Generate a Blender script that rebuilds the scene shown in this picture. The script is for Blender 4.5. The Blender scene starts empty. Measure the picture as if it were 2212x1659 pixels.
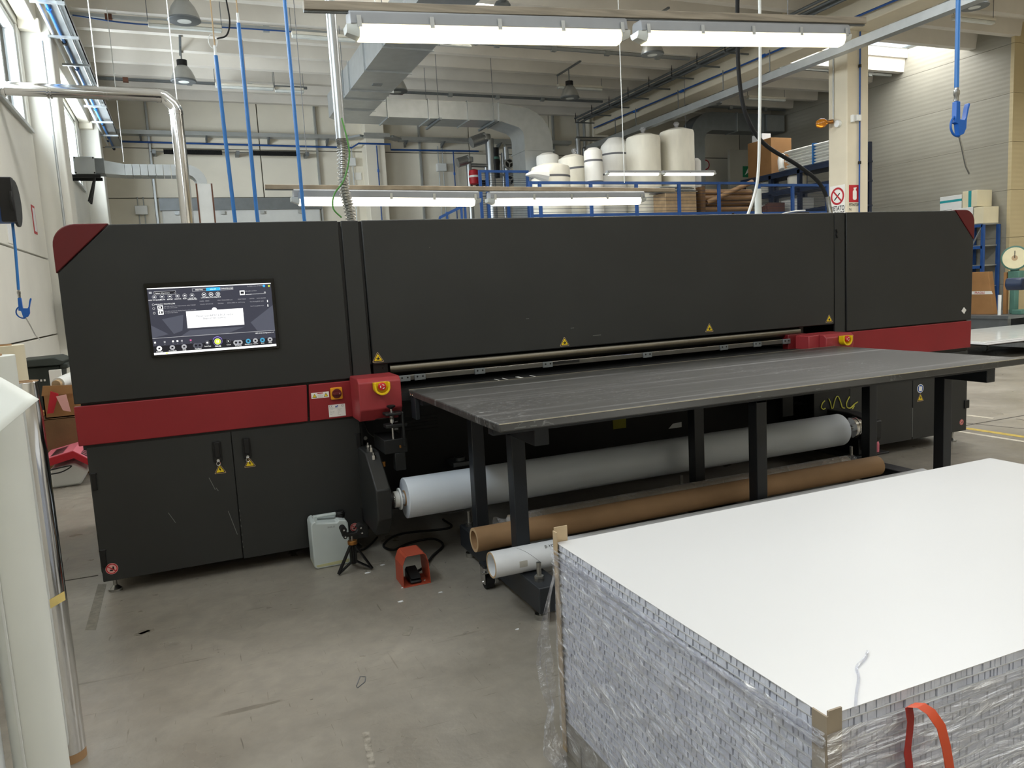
import bpy, math, random
from mathutils import Vector, Matrix
random.seed(7)
scene = bpy.context.scene
COL = scene.collection
PI = math.pi
# ------------------------------------------------------------------ camera
CAM = Vector((0, 0, 1.5))
CR = Vector((.92022861, -.38774022, -.05326189)); CU = Vector((.09700432, .09411713, .99082396)); CF = Vector((.37916945, .91695119, -.12422176))
FPX = 1661.0
cd = bpy.data.cameras.new('camera'); co = bpy.data.objects.new('camera', cd); COL.objects.link(co)
m = Matrix((CR, CU, -CF)).transposed().to_4x4(); m.translation = CAM; co.matrix_world = m
cd.sensor_fit = 'HORIZONTAL'; cd.sensor_width = 36; cd.lens = FPX*36/2212; cd.clip_start = .02; cd.clip_end = 200
scene.camera = co
# ------------------------------------------------------------------ world, daylight, exposure
w = bpy.data.worlds.new('sky'); scene.world = w; w.use_nodes = True
w.node_tree.nodes['Background'].inputs[0].default_value = (.80, .90, 1.0, 1)
w.node_tree.nodes['Background'].inputs[1].default_value = 1.6
def area(name, loc, rot, sx, sy, power, color):
    l = bpy.data.lights.new(name, 'AREA'); l.shape = 'RECTANGLE'; l.size = sx; l.size_y = sy; l.energy = power; l.color = color
    o = bpy.data.objects.new(name, l); COL.objects.link(o); o.location = loc; o.rotation_euler = rot; return o
DAY = (1.0, .98, .935); WARM = (1.0, .93, .80)
# daylight entering through the roof lights (slots in the roof) and the left wall's windows; unseen ones toward the camera are added for light
for (x0, x1, y0, y1, p) in ((3.9, 6.6, 12.32, 13.05, 130), (12.2, 16.4, 12.55, 13.9, 110), (0.5, 10.6, 6.1, 7.45, 560), (0.5, 10.6, -.35, 1.0, 100), (12.2, 20, 6.1, 7.45, 260), (12.2, 20, -.35, 1.0, 220), (0.5, 10.6, -5.0, -3.6, 200)):
    area('roof_light_daylight', ((x0+x1)/2, (y0+y1)/2, 6.62), (0, 0, 0), x1-x0, y1-y0, p, DAY)
for (y0, y1, p) in ((7.3, 11.35, 210), (14.3, 16.9, 240), (-1.5, 4.6, 230)):
    area('window_daylight', (-1.72, (y0+y1)/2, 4.42), (0, -PI/2, 0), 1.15, y1-y0, p, (.86, .94, 1.0))
scene.view_settings.view_transform = 'Standard'; scene.view_settings.look = 'None'
scene.view_settings.exposure = 0.25; scene.view_settings.gamma = 1; scene.view_settings.use_curve_mapping = False
# ------------------------------------------------------------------ pixel -> point at a chosen real plane
def at(px, py, y=None, x=None, z=None):
    d = CR*((px-1106)/FPX) - CU*((py-829.5)/FPX) + CF
    if y is not None: t = (y-CAM.y)/d.y
    elif x is not None: t = (x-CAM.x)/d.x
    else: t = (z-CAM.z)/d.z
    return CAM + d*t
# ------------------------------------------------------------------ materials
def lin(c):
    if isinstance(c, str):
        c = [int(c[i:i+2], 16)/255 for i in (0, 2, 4)]
        return tuple(((v+.055)/1.055)**2.4 if v > .04045 else v/12.92 for v in c)
    return tuple(c)
MATS = {}
def mat(name, color, rough=.5, metal=0, var=.08, scale=6, bump=0, bscale=40, emit=0, ecolor=None, alpha=1, trans=0, spec=.5, stretch=None, coat=0, color2=None, contrast=(.35, .65), ior=1.45):
    if name in MATS: return MATS[name]
    m = bpy.data.materials.new(name); m.use_nodes = True; nt = m.node_tree; N = nt.nodes; L = nt.links
    b = N['Principled BSDF']; c = lin(color)
    b.inputs['Roughness'].default_value = rough; b.inputs['Metallic'].default_value = metal
    b.inputs['Specular IOR Level'].default_value = spec; b.inputs['Coat Weight'].default_value = coat; b.inputs['IOR'].default_value = ior
    tc = N.new('ShaderNodeTexCoord'); mp = N.new('ShaderNodeMapping'); L.new(tc.outputs['Object'], mp.inputs[0])
    if stretch: mp.inputs['Scale'].default_value = stretch
    n = N.new('ShaderNodeTexNoise'); n.inputs['Scale'].default_value = scale; n.inputs['Detail'].default_value = 5; L.new(mp.outputs[0], n.inputs[0])
    r = N.new('ShaderNodeValToRGB'); L.new(n.outputs[0], r.inputs[0])
    r.color_ramp.elements[0].position, r.color_ramp.elements[1].position = contrast
    c2 = lin(color2) if color2 else tuple(min(1, v*(1+var)) for v in c)
    c1 = c if color2 else tuple(v*(1-var) for v in c)
    r.color_ramp.elements[0].color = (*c1, 1); r.color_ramp.elements[1].color = (*c2, 1)
    L.new(r.outputs[0], b.inputs['Base Color'])
    if bump:
        n2 = N.new('ShaderNodeTexNoise'); n2.inputs['Scale'].default_value = bscale; n2.inputs['Detail'].default_value = 4; L.new(mp.outputs[0], n2.inputs[0])
        bp = N.new('ShaderNodeBump'); bp.inputs['Strength'].default_value = bump; bp.inputs['Distance'].default_value = .01; L.new(n2.outputs[0], bp.inputs['Height']); L.new(bp.outputs[0], b.inputs['Normal'])
    if emit:
        b.inputs['Emission Color'].default_value = (*lin(ecolor or color), 1); b.inputs['Emission Strength'].default_value = emit
    b.inputs['Alpha'].default_value = alpha; b.inputs['Transmission Weight'].default_value = trans
    MATS[name] = m; return m
def film(name, tint=(.95, .96, 1.0), base=.10, wrinkle=.5, scale=9, stretch=(1, 1, 1), rough=.12):
    m = bpy.data.materials.new(name); m.use_nodes = True; nt = m.node_tree; N = nt.nodes; L = nt.links
    N.remove(N['Principled BSDF']); out = N['Material Output']
    tr = N.new('ShaderNodeBsdfTransparent'); tr.inputs[0].default_value = (*tint, 1)
    gl = N.new('ShaderNodeBsdfGlossy'); gl.inputs['Roughness'].default_value = rough; gl.inputs['Color'].default_value = (1, 1, 1, 1)
    df = N.new('ShaderNodeBsdfTranslucent'); df.inputs[0].default_value = (.8, .82, .85, 1)
    d2 = N.new('ShaderNodeBsdfDiffuse'); d2.inputs[0].default_value = (.75, .76, .78, 1)
    tc = N.new('ShaderNodeTexCoord'); mp = N.new('ShaderNodeMapping'); mp.inputs['Scale'].default_value = stretch; L.new(tc.outputs['Object'], mp.inputs[0])
    n = N.new('ShaderNodeTexNoise'); n.inputs['Scale'].default_value = scale; n.inputs['Detail'].default_value = 7; n.inputs['Distortion'].default_value = 1.2; L.new(mp.outputs[0], n.inputs[0])
    bp = N.new('ShaderNodeBump'); bp.inputs['Strength'].default_value = wrinkle; bp.inputs['Distance'].default_value = .06; L.new(n.outputs[0], bp.inputs['Height']); L.new(bp.outputs[0], gl.inputs['Normal'])
    r = N.new('ShaderNodeValToRGB'); r.color_ramp.elements[0].position = .5; r.color_ramp.elements[1].position = .68; L.new(n.outputs[0], r.inputs[0])
    r.color_ramp.elements[0].color = (base, base, base, 1); r.color_ramp.elements[1].color = (base+.3,)*3+(1,)
    mx0 = N.new('ShaderNodeMixShader'); mx0.inputs[0].default_value = .3; L.new(gl.outputs[0], mx0.inputs[1]); L.new(d2.outputs[0], mx0.inputs[2])
    mx = N.new('ShaderNodeMixShader'); L.new(r.outputs[0], mx.inputs[0]); L.new(tr.outputs[0], mx.inputs[1]); L.new(mx0.outputs[0], mx.inputs[2]); L.new(mx.outputs[0], out.inputs[0])
    MATS[name] = m; return m
def floor_mat():
    m = bpy.data.materials.new('worn_concrete'); m.use_nodes = True; nt = m.node_tree; N = nt.nodes; L = nt.links; b = N['Principled BSDF']
    tc = N.new('ShaderNodeTexCoord')
    def noise(s, d=6, dist=0, st=None):
        n = N.new('ShaderNodeTexNoise'); n.inputs['Scale'].default_value = s; n.inputs['Detail'].default_value = d; n.inputs['Distortion'].default_value = dist
        mp = N.new('ShaderNodeMapping'); L.new(tc.outputs['Object'], mp.inputs[0])
        if st: mp.inputs['Scale'].default_value = st[:3]; mp.inputs['Rotation'].default_value = (0, 0, st[3])
        L.new(mp.outputs[0], n.inputs[0]); return n
    def ramp(src, p0, p1, c0, c1):
        r = N.new('ShaderNodeValToRGB'); r.color_ramp.elements[0].position = p0; r.color_ramp.elements[1].position = p1
        r.color_ramp.elements[0].color = c0; r.color_ramp.elements[1].color = c1; L.new(src, r.inputs[0]); return r
    def mix(f, a, c, mode='MULTIPLY'):
        x = N.new('ShaderNodeMixRGB'); x.blend_type = mode
        if isinstance(f, float): x.inputs[0].default_value = f
        else: L.new(f, x.inputs[0])
        L.new(a, x.inputs[1]); L.new(c, x.inputs[2]); return x.outputs[0]
    base = ramp(noise(.9, 8, .6).outputs[0], .3, .72, (.205, .186, .155, 1), (.335, .310, .265, 1)).outputs[0]
    fine = ramp(noise(14, 8, .3).outputs[0], .3, .75, (.82, .82, .82, 1), (1.06, 1.05, 1.03, 1)).outputs[0]
    c = mix(.8, base, fine)
    for st, s, p in (((1, 9, 1, .5), 2.3, .69), ((8, 1, 1, .2), 2.6, .70), ((1, 12, 1, -.5), 1.9, .70)):
        sc = ramp(noise(s, 6, .4, st).outputs[0], p, p+.03, (1, 1, 1, 1), (.62, .60, .57, 1)).outputs[0]; c = mix(.8, c, sc)
    for st, s, p in (((1, 22, 1, 1.1), 5.5, .70), ((20, 1, 1, .35), 6.5, .70), ((1, 26, 1, -.2), 7.5, .705), ((16, 1, 1, -.9), 5.0, .71)):
        sc = ramp(noise(s, 4, .5, st).outputs[0], p, p+.02, (1, 1, 1, 1), (.45, .43, .40, 1)).outputs[0]; c = mix(.8, c, sc)
    sp = ramp(noise(7, 3, .5).outputs[0], .73, .76, (1, 1, 1, 1), (.5, .48, .45, 1)).outputs[0]; c = mix(.9, c, sp)
    sp2 = ramp(noise(23, 2, .2).outputs[0], .75, .78, (1, 1, 1, 1), (.35, .33, .3, 1)).outputs[0]; c = mix(.9, c, sp2)
    L.new(c, b.inputs['Base Color'])
    rr = ramp(noise(3.2, 6, .3).outputs[0], .3, .7, (.26, .26, .26, 1), (.44, .44, .44, 1)).outputs[0]; L.new(rr, b.inputs['Roughness'])
    bp = N.new('ShaderNodeBump'); bp.inputs['Strength'].default_value = .12; bp.inputs['Distance'].default_value = .01; L.new(noise(30, 8).outputs[0], bp.inputs['Height']); L.new(bp.outputs[0], b.inputs['Normal'])
    MATS['floor'] = m; return m
floor_mat()
def tabletop_mat():
    m = bpy.data.materials.new('scuffed_dark_laminate'); m.use_nodes = True; nt = m.node_tree; N = nt.nodes; L = nt.links; b = N['Principled BSDF']
    tc = N.new('ShaderNodeTexCoord')
    def noise(s, st, d=6, dist=0, rz=0):
        n = N.new('ShaderNodeTexNoise'); n.inputs['Scale'].default_value = s; n.inputs['Detail'].default_value = d; n.inputs['Distortion'].default_value = dist
        mp = N.new('ShaderNodeMapping'); mp.inputs['Scale'].default_value = st; mp.inputs['Rotation'].default_value = (0, 0, rz); L.new(tc.outputs['Object'], mp.inputs[0]); L.new(mp.outputs[0], n.inputs[0]); return n.outputs[0]
    def ramp(src, p0, p1, v0, v1):
        r = N.new('ShaderNodeValToRGB'); r.color_ramp.elements[0].position = p0; r.color_ramp.elements[1].position = p1
        r.color_ramp.elements[0].color = (v0, v0, v0, 1); r.color_ramp.elements[1].color = (v1, v1, v1, 1); L.new(src, r.inputs[0]); return r.outputs[0]
    def add(a, c):
        x = N.new('ShaderNodeMixRGB'); x.blend_type = 'ADD'; x.inputs[0].default_value = 1; L.new(a, x.inputs[1]); L.new(c, x.inputs[2]); return x.outputs[0]
    s1 = ramp(noise(2.4, (.14, 7, 1), 5, .1), .54, .72, 0, .11)      # long streaks along the feed direction
    s2 = ramp(noise(4.2, (.22, 16, 1), 3, .05), .66, .72, 0, .16)
    s3 = ramp(noise(19, (1, 4, 1), 8, 1.6, .7), .60, .68, 0, .26)      # short scuffs
    msk = ramp(noise(1.1, (1, 1, 1), 3, .2), .45, .62, 0, 1)
    mm = N.new('ShaderNodeMixRGB'); mm.blend_type = 'MULTIPLY'; mm.inputs[0].default_value = 1; L.new(s3, mm.inputs[1]); L.new(msk, mm.inputs[2])
    s = add(add(s1, s2), mm.outputs[0])
    base = N.new('ShaderNodeRGB'); base.outputs[0].default_value = (.038, .037, .034, 1)
    L.new(add(base.outputs[0], s), b.inputs['Base Color'])
    b.inputs['Roughness'].default_value = .40; b.inputs['Specular IOR Level'].default_value = .55
    bp = N.new('ShaderNodeBump'); bp.inputs['Strength'].default_value = .15; bp.inputs['Distance'].default_value = .004; L.new(s, bp.inputs['Height']); L.new(bp.outputs[0], b.inputs['Normal'])
    MATS['tabletop'] = m; return m
tabletop_mat()
mat('charcoal', '2a2b2a', .46, 0, .06, 3, .05, 220, spec=.45)
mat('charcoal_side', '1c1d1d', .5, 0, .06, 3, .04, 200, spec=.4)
mat('black', '0b0b0c', .5, 0, .1, 8)
mat('black_gloss', '050506', .12, 0, .02)
mat('rubber', '131313', .75, 0, .1, 10)
mat('table_steel', '24272b', .42, 0, .08, 4, .04, 150)
mat('red_paint', '882429', .42, 0, .05, 3, .04, 250, spec=.4)
mat('red_dark', '5e0f13', .45, 0, .05, 3)
mat('coral_paint', 'a4462f', .5, 0, .06, 5)
mat('chrome', 'd6d6d6', .12, 1, .04, 5)
mat('steel', 'a9a9a6', .30, 1, .10, 6, stretch=(1, 14, 14))
mat('dark_roller', '6a655a', .30, 1, .10, 6, stretch=(.3, 20, 20))
mat('dark_rail', '5e5c57', .4, .7, .08, 5)
mat('galv', 'b4b9bb', .38, .8, .05, 6)
mat('galv_dark', '7d8285', .45, .7, .06, 6)
mat('alu', 'adb0b1', .36, .9, .06, 6, stretch=(6, 6, .3))
mat('white_wall', 'e8e2d2', .7, 0, .035, 1.4, .04, 30)
mat('cool_wall', 'dedcd3', .68, 0, .035, 1.4, .04, 30)
mat('roof_concrete', 'dfdad0', .8, 0, .05, 1.6, .06, 25)
mat('column_paint', 'd6cdb7', .65, 0, .04, 2, .03, 30)
mat('grey_panel', 'a5a296', .55, 0, .03, 2)
mat('beige_panel', 'c4b591', .55, 0, .03, 2)
mat('seam', '6c675c', .8)
mat('white_plastic', 'e4e6e4', .4, 0, .03)
mat('white_board', 'c9c9c9', .32, 0, .015, .8, spec=.4)
mat('paper_white', 'e2e4e6', .6, 0, .03)
mat('media_white', 'dfe6ee', .45, 0, .015, 1.5)
mat('cell_paper', 'cfd2dc', .8, 0, .06, 30, .1, 90)
mat('cell_dark', '9fa0a7', .9, 0, .15, 40)
mat('kraft', '9d7c59', .75, 0, .08, 6, .05, 60)
mat('kraft_dark', '6f5438', .78, 0, .12, 5, .05, 60)
mat('kraft_grey', '9b8e7b', .75, 0, .10, 9, .06, 60)
mat('cardboard', '9c7348', .8, 0, .08, 4, .05, 50)
mat('tan', 'b49a78', .8, 0, .1, 8, .05, 60)
mat('cream', 'e3dabb', .6, 0, .05, 2)
mat('blue_hose', '2e72b8', .38, 0, .06, 9)
mat('blue_steel', '27508f', .42, 0, .10, 6)
mat('navy_steel', '1d2b44', .45, 0, .12, 6)
mat('gun_blue', '1c5fb4', .35, 0, .05, 8)
mat('yellow', 'e3bf12', .4, 0, .05)
mat('amber', 'e09a1a', .4, 0, .05)
mat('sticker_yellow', 'e8c81c', .45, 0, .03)
mat('sticker_white', 'e6e4de', .5, 0, .03)
mat('ink', '161616', .6, 0, .05)
mat('ink_grey', '6a6b6e', .6, 0, .05)
mat('sign_red', 'b1202a', .5, 0, .05)
mat('sign_blue', '1d4f9c', .5, 0, .05)
mat('sign_green', '0c6b45', .5, 0, .05)
mat('knob_red', 'c3262b', .35, 0, .05)
mat('lamp_shell', '909294', .45, 0, .05, 5)
mat('aged_wood', '8f8575', .6, 0, .22, 5, .08, 40, stretch=(.6, 10, 10))
mat('tube_light', 'fff3d0', .4, 0, 0, emit=14, ecolor='fff0c8')
mat('tube_light_cool', 'fff6e0', .4, 0, 0, emit=11, ecolor='fff5dc')
mat('clear_cover', 'fdfaf0', .10, 0, .01, trans=1.0, ior=1.1, alpha=.25)
mat('highbay', 'a9aaa6', .35, .6, .06, 5)
mat('lamp_glass', 'd8dcd8', .15, 0, .05)
mat('batten_white', 'd9d4c6', .5, 0, .03)
mat('bulb_amber', 'd98e2a', .15, 0, .05, trans=.5)
mat('foam_roll', 'f0efe9', .6, 0, .04, 7, .25, 14, stretch=(1, 1, .35))
mat('foam_cream', 'eeeadb', .6, 0, .05, 7, .3, 12, stretch=(1, 1, .3))
mat('silver_foil', 'e3e4e6', .08, 1, .05, 2.5, .07, 3.5, stretch=(1, 1, .25))
mat('roll_white', 'dfe2dc', .42, 0, .02, 3)
mat('roll_cream', 'd8cfb4', .5, 0, .04, 3)
mat('canister', 'cdd6d4', .45, 0, .05, 4, trans=.25)
mat('fluid', 'b7b78d', .4, 0, .05)
mat('brass', '9c6a33', .4, .7, .15, 12)
mat('pink', 'c86a78', .55, 0, .05)
mat('crimson', 'b31d2b', .5, 0, .05)
mat('bin_green', '2f3531', .55, 0, .08)
mat('scale_green', '4d7468', .5, 0, .10, 6)
mat('dial_cream', 'e2d9b4', .5, 0, .04)
mat('glass', 'eef6f8', .03, 0, 0, trans=1.0, ior=1.1, alpha=.35)
mat('window_frame', 'b7bab8', .45, .3, .05)
mat('green_wire', '4d8a3a', .5)
mat('orange_strap', 'c84a22', .45, 0, .08, 9)
mat('teal', '2a9aa0', .5)
mat('pen_yellow', 'b9b44a', .6, 0, .25, 14)
mat('terracotta', '6d4a3a', .8, 0, .1)
mat('tape_grey', '8b867a', .55, 0, .12, 20)
mat('mask_tape', 'd6bf78', .6, 0, .05)
mat('dust', 'a59c92', .7, 0, .2, 30)
mat('door_white', 'd8d9d5', .5, 0, .03)
film('stretch_film', base=.22, wrinkle=1.0, scale=11, stretch=(1, 1.0, 2.2), rough=.09)
film('bag_film', base=.24, wrinkle=1.0, scale=26, rough=.1)
def scr(name, c, e=1.0): return mat(name, c, .25, 0, 0, emit=e, ecolor=c, spec=.2)
# ------------------------------------------------------------------ mesh builder
class MB:
    def __init__(s): s.v = []; s.f = []; s.mi = []; s.cur = 0; s.M = None
    def slot(s, i): s.cur = i; return s
    def add(s, vs, fs):
        b = len(s.v)
        for p in vs:
            p = Vector(p); s.v.append(s.M @ p if s.M else p)
        for f in fs: s.f.append([b+i for i in f]); s.mi.append(s.cur)
        return s
    def box(s, x0, x1, y0, y1, z0, z1):
        return s.add([(x0, y0, z0), (x1, y0, z0), (x1, y1, z0), (x0, y1, z0), (x0, y0, z1), (x1, y0, z1), (x1, y1, z1), (x0, y1, z1)],
                     [(0, 3, 2, 1), (4, 5, 6, 7), (0, 1, 5, 4), (1, 2, 6, 5), (2, 3, 7, 6), (3, 0, 4, 7)])
    def bar(s, p, q, w, h, up=(0, 0, 1)):
        p = Vector(p); q = Vector(q); d = (q-p).normalized(); u = Vector(up)
        if abs(d.dot(u)) > .99: u = Vector((0, 1, 0))
        r = d.cross(u).normalized(); u = r.cross(d)
        o = [(-w/2, -h/2), (w/2, -h/2), (w/2, h/2), (-w/2, h/2)]
        return s.add([p+r*a+u*b for a, b in o]+[q+r*a+u*b for a, b in o], [(0, 1, 2, 3), (7, 6, 5, 4), (0, 4, 5, 1), (1, 5, 6, 2), (2, 6, 7, 3), (3, 7, 4, 0)])
    def cyl(s, p, q, r, n=16, r2=None, caps=True):
        p = Vector(p); q = Vector(q); d = (q-p).normalized(); r2 = r if r2 is None else r2
        a = d.orthogonal().normalized(); b = d.cross(a)
        vs = [p+(a*math.cos(t)+b*math.sin(t))*r for t in [2*PI*i/n for i in range(n)]]+[q+(a*math.cos(t)+b*math.sin(t))*r2 for t in [2*PI*i/n for i in range(n)]]
        fs = [(i, (i+1) % n, n+(i+1) % n, n+i) for i in range(n)]
        if caps: fs += [tuple(range(n-1, -1, -1)), tuple(range(n, 2*n))]
        return s.add(vs, fs)
    def pipe(s, p, q, r, ri, n=20):          # hollow tube with open ends
        p = Vector(p); q = Vector(q); d = (q-p).normalized(); a = d.orthogonal().normalized(); b = d.cross(a)
        ring = lambda c, rr: [c+(a*math.cos(2*PI*i/n)+b*math.sin(2*PI*i/n))*rr for i in range(n)]
        vs = ring(p, r)+ring(q, r)+ring(q, ri)+ring(p, ri); fs = []
        for k in range(4):
            for i in range(n): fs.append((k*n+i, k*n+(i+1) % n, ((k+1) % 4)*n+(i+1) % n, ((k+1) % 4)*n+i))
        return s.add(vs, fs)
    def tube(s, pts, r, n=8, rf=None, caps=True):
        P = [Vector(p) for p in pts]; vs = []; fs = []; a = None
        for i, p in enumerate(P):
            d = (P[min(i+1, len(P)-1)]-P[max(i-1, 0)]).normalized()
            a = d.orthogonal().normalized() if a is None else (a-d*a.dot(d)).normalized()
            b = d.cross(a); rr = rf(i) if rf else r
            vs += [p+(a*math.cos(2*PI*k/n)+b*math.sin(2*PI*k/n))*rr for k in range(n)]
        for i in range(len(P)-1):
            for k in range(n): fs.append((i*n+k, i*n+(k+1) % n, (i+1)*n+(k+1) % n, (i+1)*n+k))
        if caps: fs += [tuple(range(n-1, -1, -1)), tuple(range((len(P)-1)*n, len(P)*n))]
        return s.add(vs, fs)
    def lathe(s, prof, o, axis=(0, 0, 1), n=24):   # prof: (radius, height) pairs
        o = Vector(o); d = Vector(axis).normalized(); a = d.orthogonal().normalized(); b = d.cross(a); vs = []; fs = []
        for r, h in prof: vs += [o+d*h+(a*math.cos(2*PI*k/n)+b*math.sin(2*PI*k/n))*max(r, 1e-4) for k in range(n)]
        for i in range(len(prof)-1):
            for k in range(n): fs.append((i*n+k, i*n+(k+1) % n, (i+1)*n+(k+1) % n, (i+1)*n+k))
        fs += [tuple(range(n-1, -1, -1)), tuple(range((len(prof)-1)*n, len(prof)*n))]
        return s.add(vs, fs)
    def prism(s, poly, axis, a, b):          # poly in the two other axes, extruded along axis from a to b
        def P(u, v, t): return {'x': (t, u, v), 'y': (u, t, v), 'z': (u, v, t)}[axis]
        n = len(poly)
        return s.add([P(u, v, a) for u, v in poly]+[P(u, v, b) for u, v in poly], [tuple(range(n)), tuple(range(2*n-1, n-1, -1))]+[(i, n+i, n+(i+1) % n, (i+1) % n) for i in range(n)])
    def frame(s, x0, x1, z0, z1, w, y0, y1):  # rectangular frame in the xz plane
        s.box(x0, x1, y0, y1, z1-w, z1); s.box(x0, x1, y0, y1, z0, z0+w); s.box(x0, x0+w, y0, y1, z0+w, z1-w); return s.box(x1-w, x1, y0, y1, z0+w, z1-w)
    def xf(s, M):
        s.v = [M @ p for p in s.v]; return s
    def mesh(s, mats, o=Vector((0, 0, 0)), smooth=True, name='mesh'):
        me = bpy.data.meshes.new(name); me.from_pydata([p-o for p in s.v], [], s.f); me.update()
        for k in (mats if isinstance(mats, (list, tuple)) else [mats]): me.materials.append(MATS[k])
        if isinstance(mats, (list, tuple)): me.polygons.foreach_set('material_index', s.mi)
        import bmesh
        bm = bmesh.new(); bm.from_mesh(me); bmesh.ops.recalc_face_normals(bm, faces=bm.faces)
        if smooth:
            for e in bm.edges:
                if len(e.link_faces) == 2 and e.calc_face_angle(0) > .6: e.smooth = False
            for f in bm.faces: f.smooth = True
        bm.to_mesh(me); bm.free(); return me
    def build(s, name, mats, parent=None, bevel=0, smooth=True, label=None, kind=None):
        o = Vector(parent['_o']) if parent is not None else Vector((0, 0, 0))
        ob = bpy.data.objects.new(name, s.mesh(mats, o, smooth, name)); COL.objects.link(ob)
        if parent is not None: ob.parent = parent; ob['_o'] = parent['_o']
        if bevel:
            bv = ob.modifiers.new('bevel', 'BEVEL'); bv.width = bevel; bv.segments = 2; bv.limit_method = 'ANGLE'; bv.angle_limit = .6
        if label: ob['label'] = label
        if kind: ob['kind'] = kind
        return ob
    def thing(s, name, mats, label, cat, group=None, bevel=0, smooth=True, base=None):
        if base is None:
            xs = [p.x for p in s.v]; ys = [p.y for p in s.v]; zs = [p.z for p in s.v]; base = ((min(xs)+max(xs))/2, (min(ys)+max(ys))/2, min(zs))
        ob = bpy.data.objects.new(name, s.mesh(mats, Vector(base), smooth, name)); COL.objects.link(ob); ob.location = base; ob['_o'] = tuple(base)
        ob['label'] = label; ob['category'] = cat
        if group: ob['group'] = group
        if bevel:
            bv = ob.modifiers.new('bevel', 'BEVEL'); bv.width = bevel; bv.segments = 2; bv.limit_method = 'ANGLE'; bv.angle_limit = .6
        return ob
def thing(name, label, cat, base, group=None):
    o = bpy.data.objects.new(name, None); COL.objects.link(o); o.location = base; o['_o'] = tuple(base); o.empty_display_size = .1
    o['label'] = label; o['category'] = cat
    if group: o['group'] = group
    return o
def struct(mb, name, mats, label=None, bevel=0, smooth=True):
    o = mb.build(name, mats, None, bevel, smooth); o['_o'] = (0, 0, 0); o['kind'] = 'structure'
    if label: o['label'] = label
    return o
def copy_tree(o, dx, parent=None, label=None):
    c = o.copy(); COL.objects.link(c); c.parent = parent
    if parent is None: c.location = Vector(o.location)+Vector(dx)
    if label: c['label'] = label
    for ch in list(o.children): copy_tree(ch, dx, c)
    return c
def arc(cx, cy, r, a0, a1, n): return [(cx+r*math.cos(math.radians(a0+(a1-a0)*i/n)), cy+r*math.sin(math.radians(a0+(a1-a0)*i/n))) for i in range(n+1)]
def spline(pts, n=8):                        # Catmull-Rom through the points
    P = [Vector(p) for p in pts]; P = [P[0]*2-P[1]]+P+[P[-1]*2-P[-2]]; out = []
    for i in range(1, len(P)-2):
        for k in range(n):
            t = k/n; out.append(.5*((2*P[i])+(P[i+1]-P[i-1])*t+(2*P[i-1]-5*P[i]+4*P[i+1]-P[i+2])*t*t+(3*P[i]-P[i-1]-3*P[i+1]+P[i+2])*t*t*t))
    return out+[P[-2]]
def text_mesh(mb, txt, origin, ux, uy, height, align='LEFT', shear=0, bold=0, width=None):
    """lettering laid flat on the plane spanned by ux, uy"""
    cu = bpy.data.curves.new('lettering', 'FONT'); cu.body = txt; cu.size = height/.72; cu.align_x = align; cu.shear = shear; cu.offset = bold; cu.resolution_u = 3
    ob = bpy.data.objects.new('lettering', cu); COL.objects.link(ob)
    dg = bpy.context.evaluated_depsgraph_get(); me = bpy.data.meshes.new_from_object(ob.evaluated_get(dg))
    bpy.data.objects.remove(ob); bpy.data.curves.remove(cu)
    ux = Vector(ux).normalized(); uy = Vector(uy).normalized(); o = Vector(origin); sx = 1
    if width and len(me.vertices):
        xs = [v.co.x for v in me.vertices]; sx = width/max(1e-6, max(xs)-min(xs))
    mb.add([o+ux*(v.co.x*sx)+uy*v.co.y for v in me.vertices], [list(p.vertices) for p in me.polygons]); bpy.data.meshes.remove(me); return mb
X_, Y_, Z_ = Vector((1, 0, 0)), Vector((0, 1, 0)), Vector((0, 0, 1))
# ================================================================== SETTING
BACK = 20.0; LEFT = -1.6; RIGHT = 16.4; FAR = 22.0; FRONT = -6.5; SLAB = 6.43; RIB = 6.13
fl = struct(MB().box(LEFT-.3, FAR+.3, FRONT-.3, BACK+.3, -.15, 0), 'floor', 'floor', 'worn grey concrete floor')
# painted lines and saw joints let into the floor
def strip(p, q, w, m, name, h=.0015):
    p = Vector((p[0], p[1], 0)); q = Vector((q[0], q[1], 0)); d = (q-p).normalized(); n = Vector((-d.y, d.x, 0))*w/2
    b = MB(); b.add([p-n, q-n, q+n, p+n, p-n+Z_*h, q-n+Z_*h, q+n+Z_*h, p+n+Z_*h], [(0, 3, 2, 1), (4, 5, 6, 7), (0, 1, 5, 4), (1, 2, 6, 5), (2, 3, 7, 6), (3, 0, 4, 7)])
    return b.build(name, m, fl, smooth=False)
g = lambda px, py: at(px, py, z=0)
mat('line_yellow', 'b39a3c', .6, 0, .2, 20); mat('line_white', 'b7b0a0', .6, 0, .2, 20); mat('joint', '4a463f', .9)
for a, b_, w_, m_, n_ in (((2085, 925), (2300, 957), .075, 'line_yellow', 'painted_line'), ((2070, 932), (2300, 968), .05, 'line_white', 'painted_line'), ((2090, 897), (2145, 904), .05, 'line_white', 'painted_line'),
                     ((2070, 922), (2300, 882), .02, 'joint', 'floor_joint'), ((1995, 905), (2300, 935), .012, 'joint', 'floor_joint'), ((60, 1268), (212, 1243), .012, 'joint', 'floor_joint'), ((2195, 905), (2300, 921), .012, 'joint', 'floor_joint')):
    strip(g(*a), g(*b_), w_, m_, n_)
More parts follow.
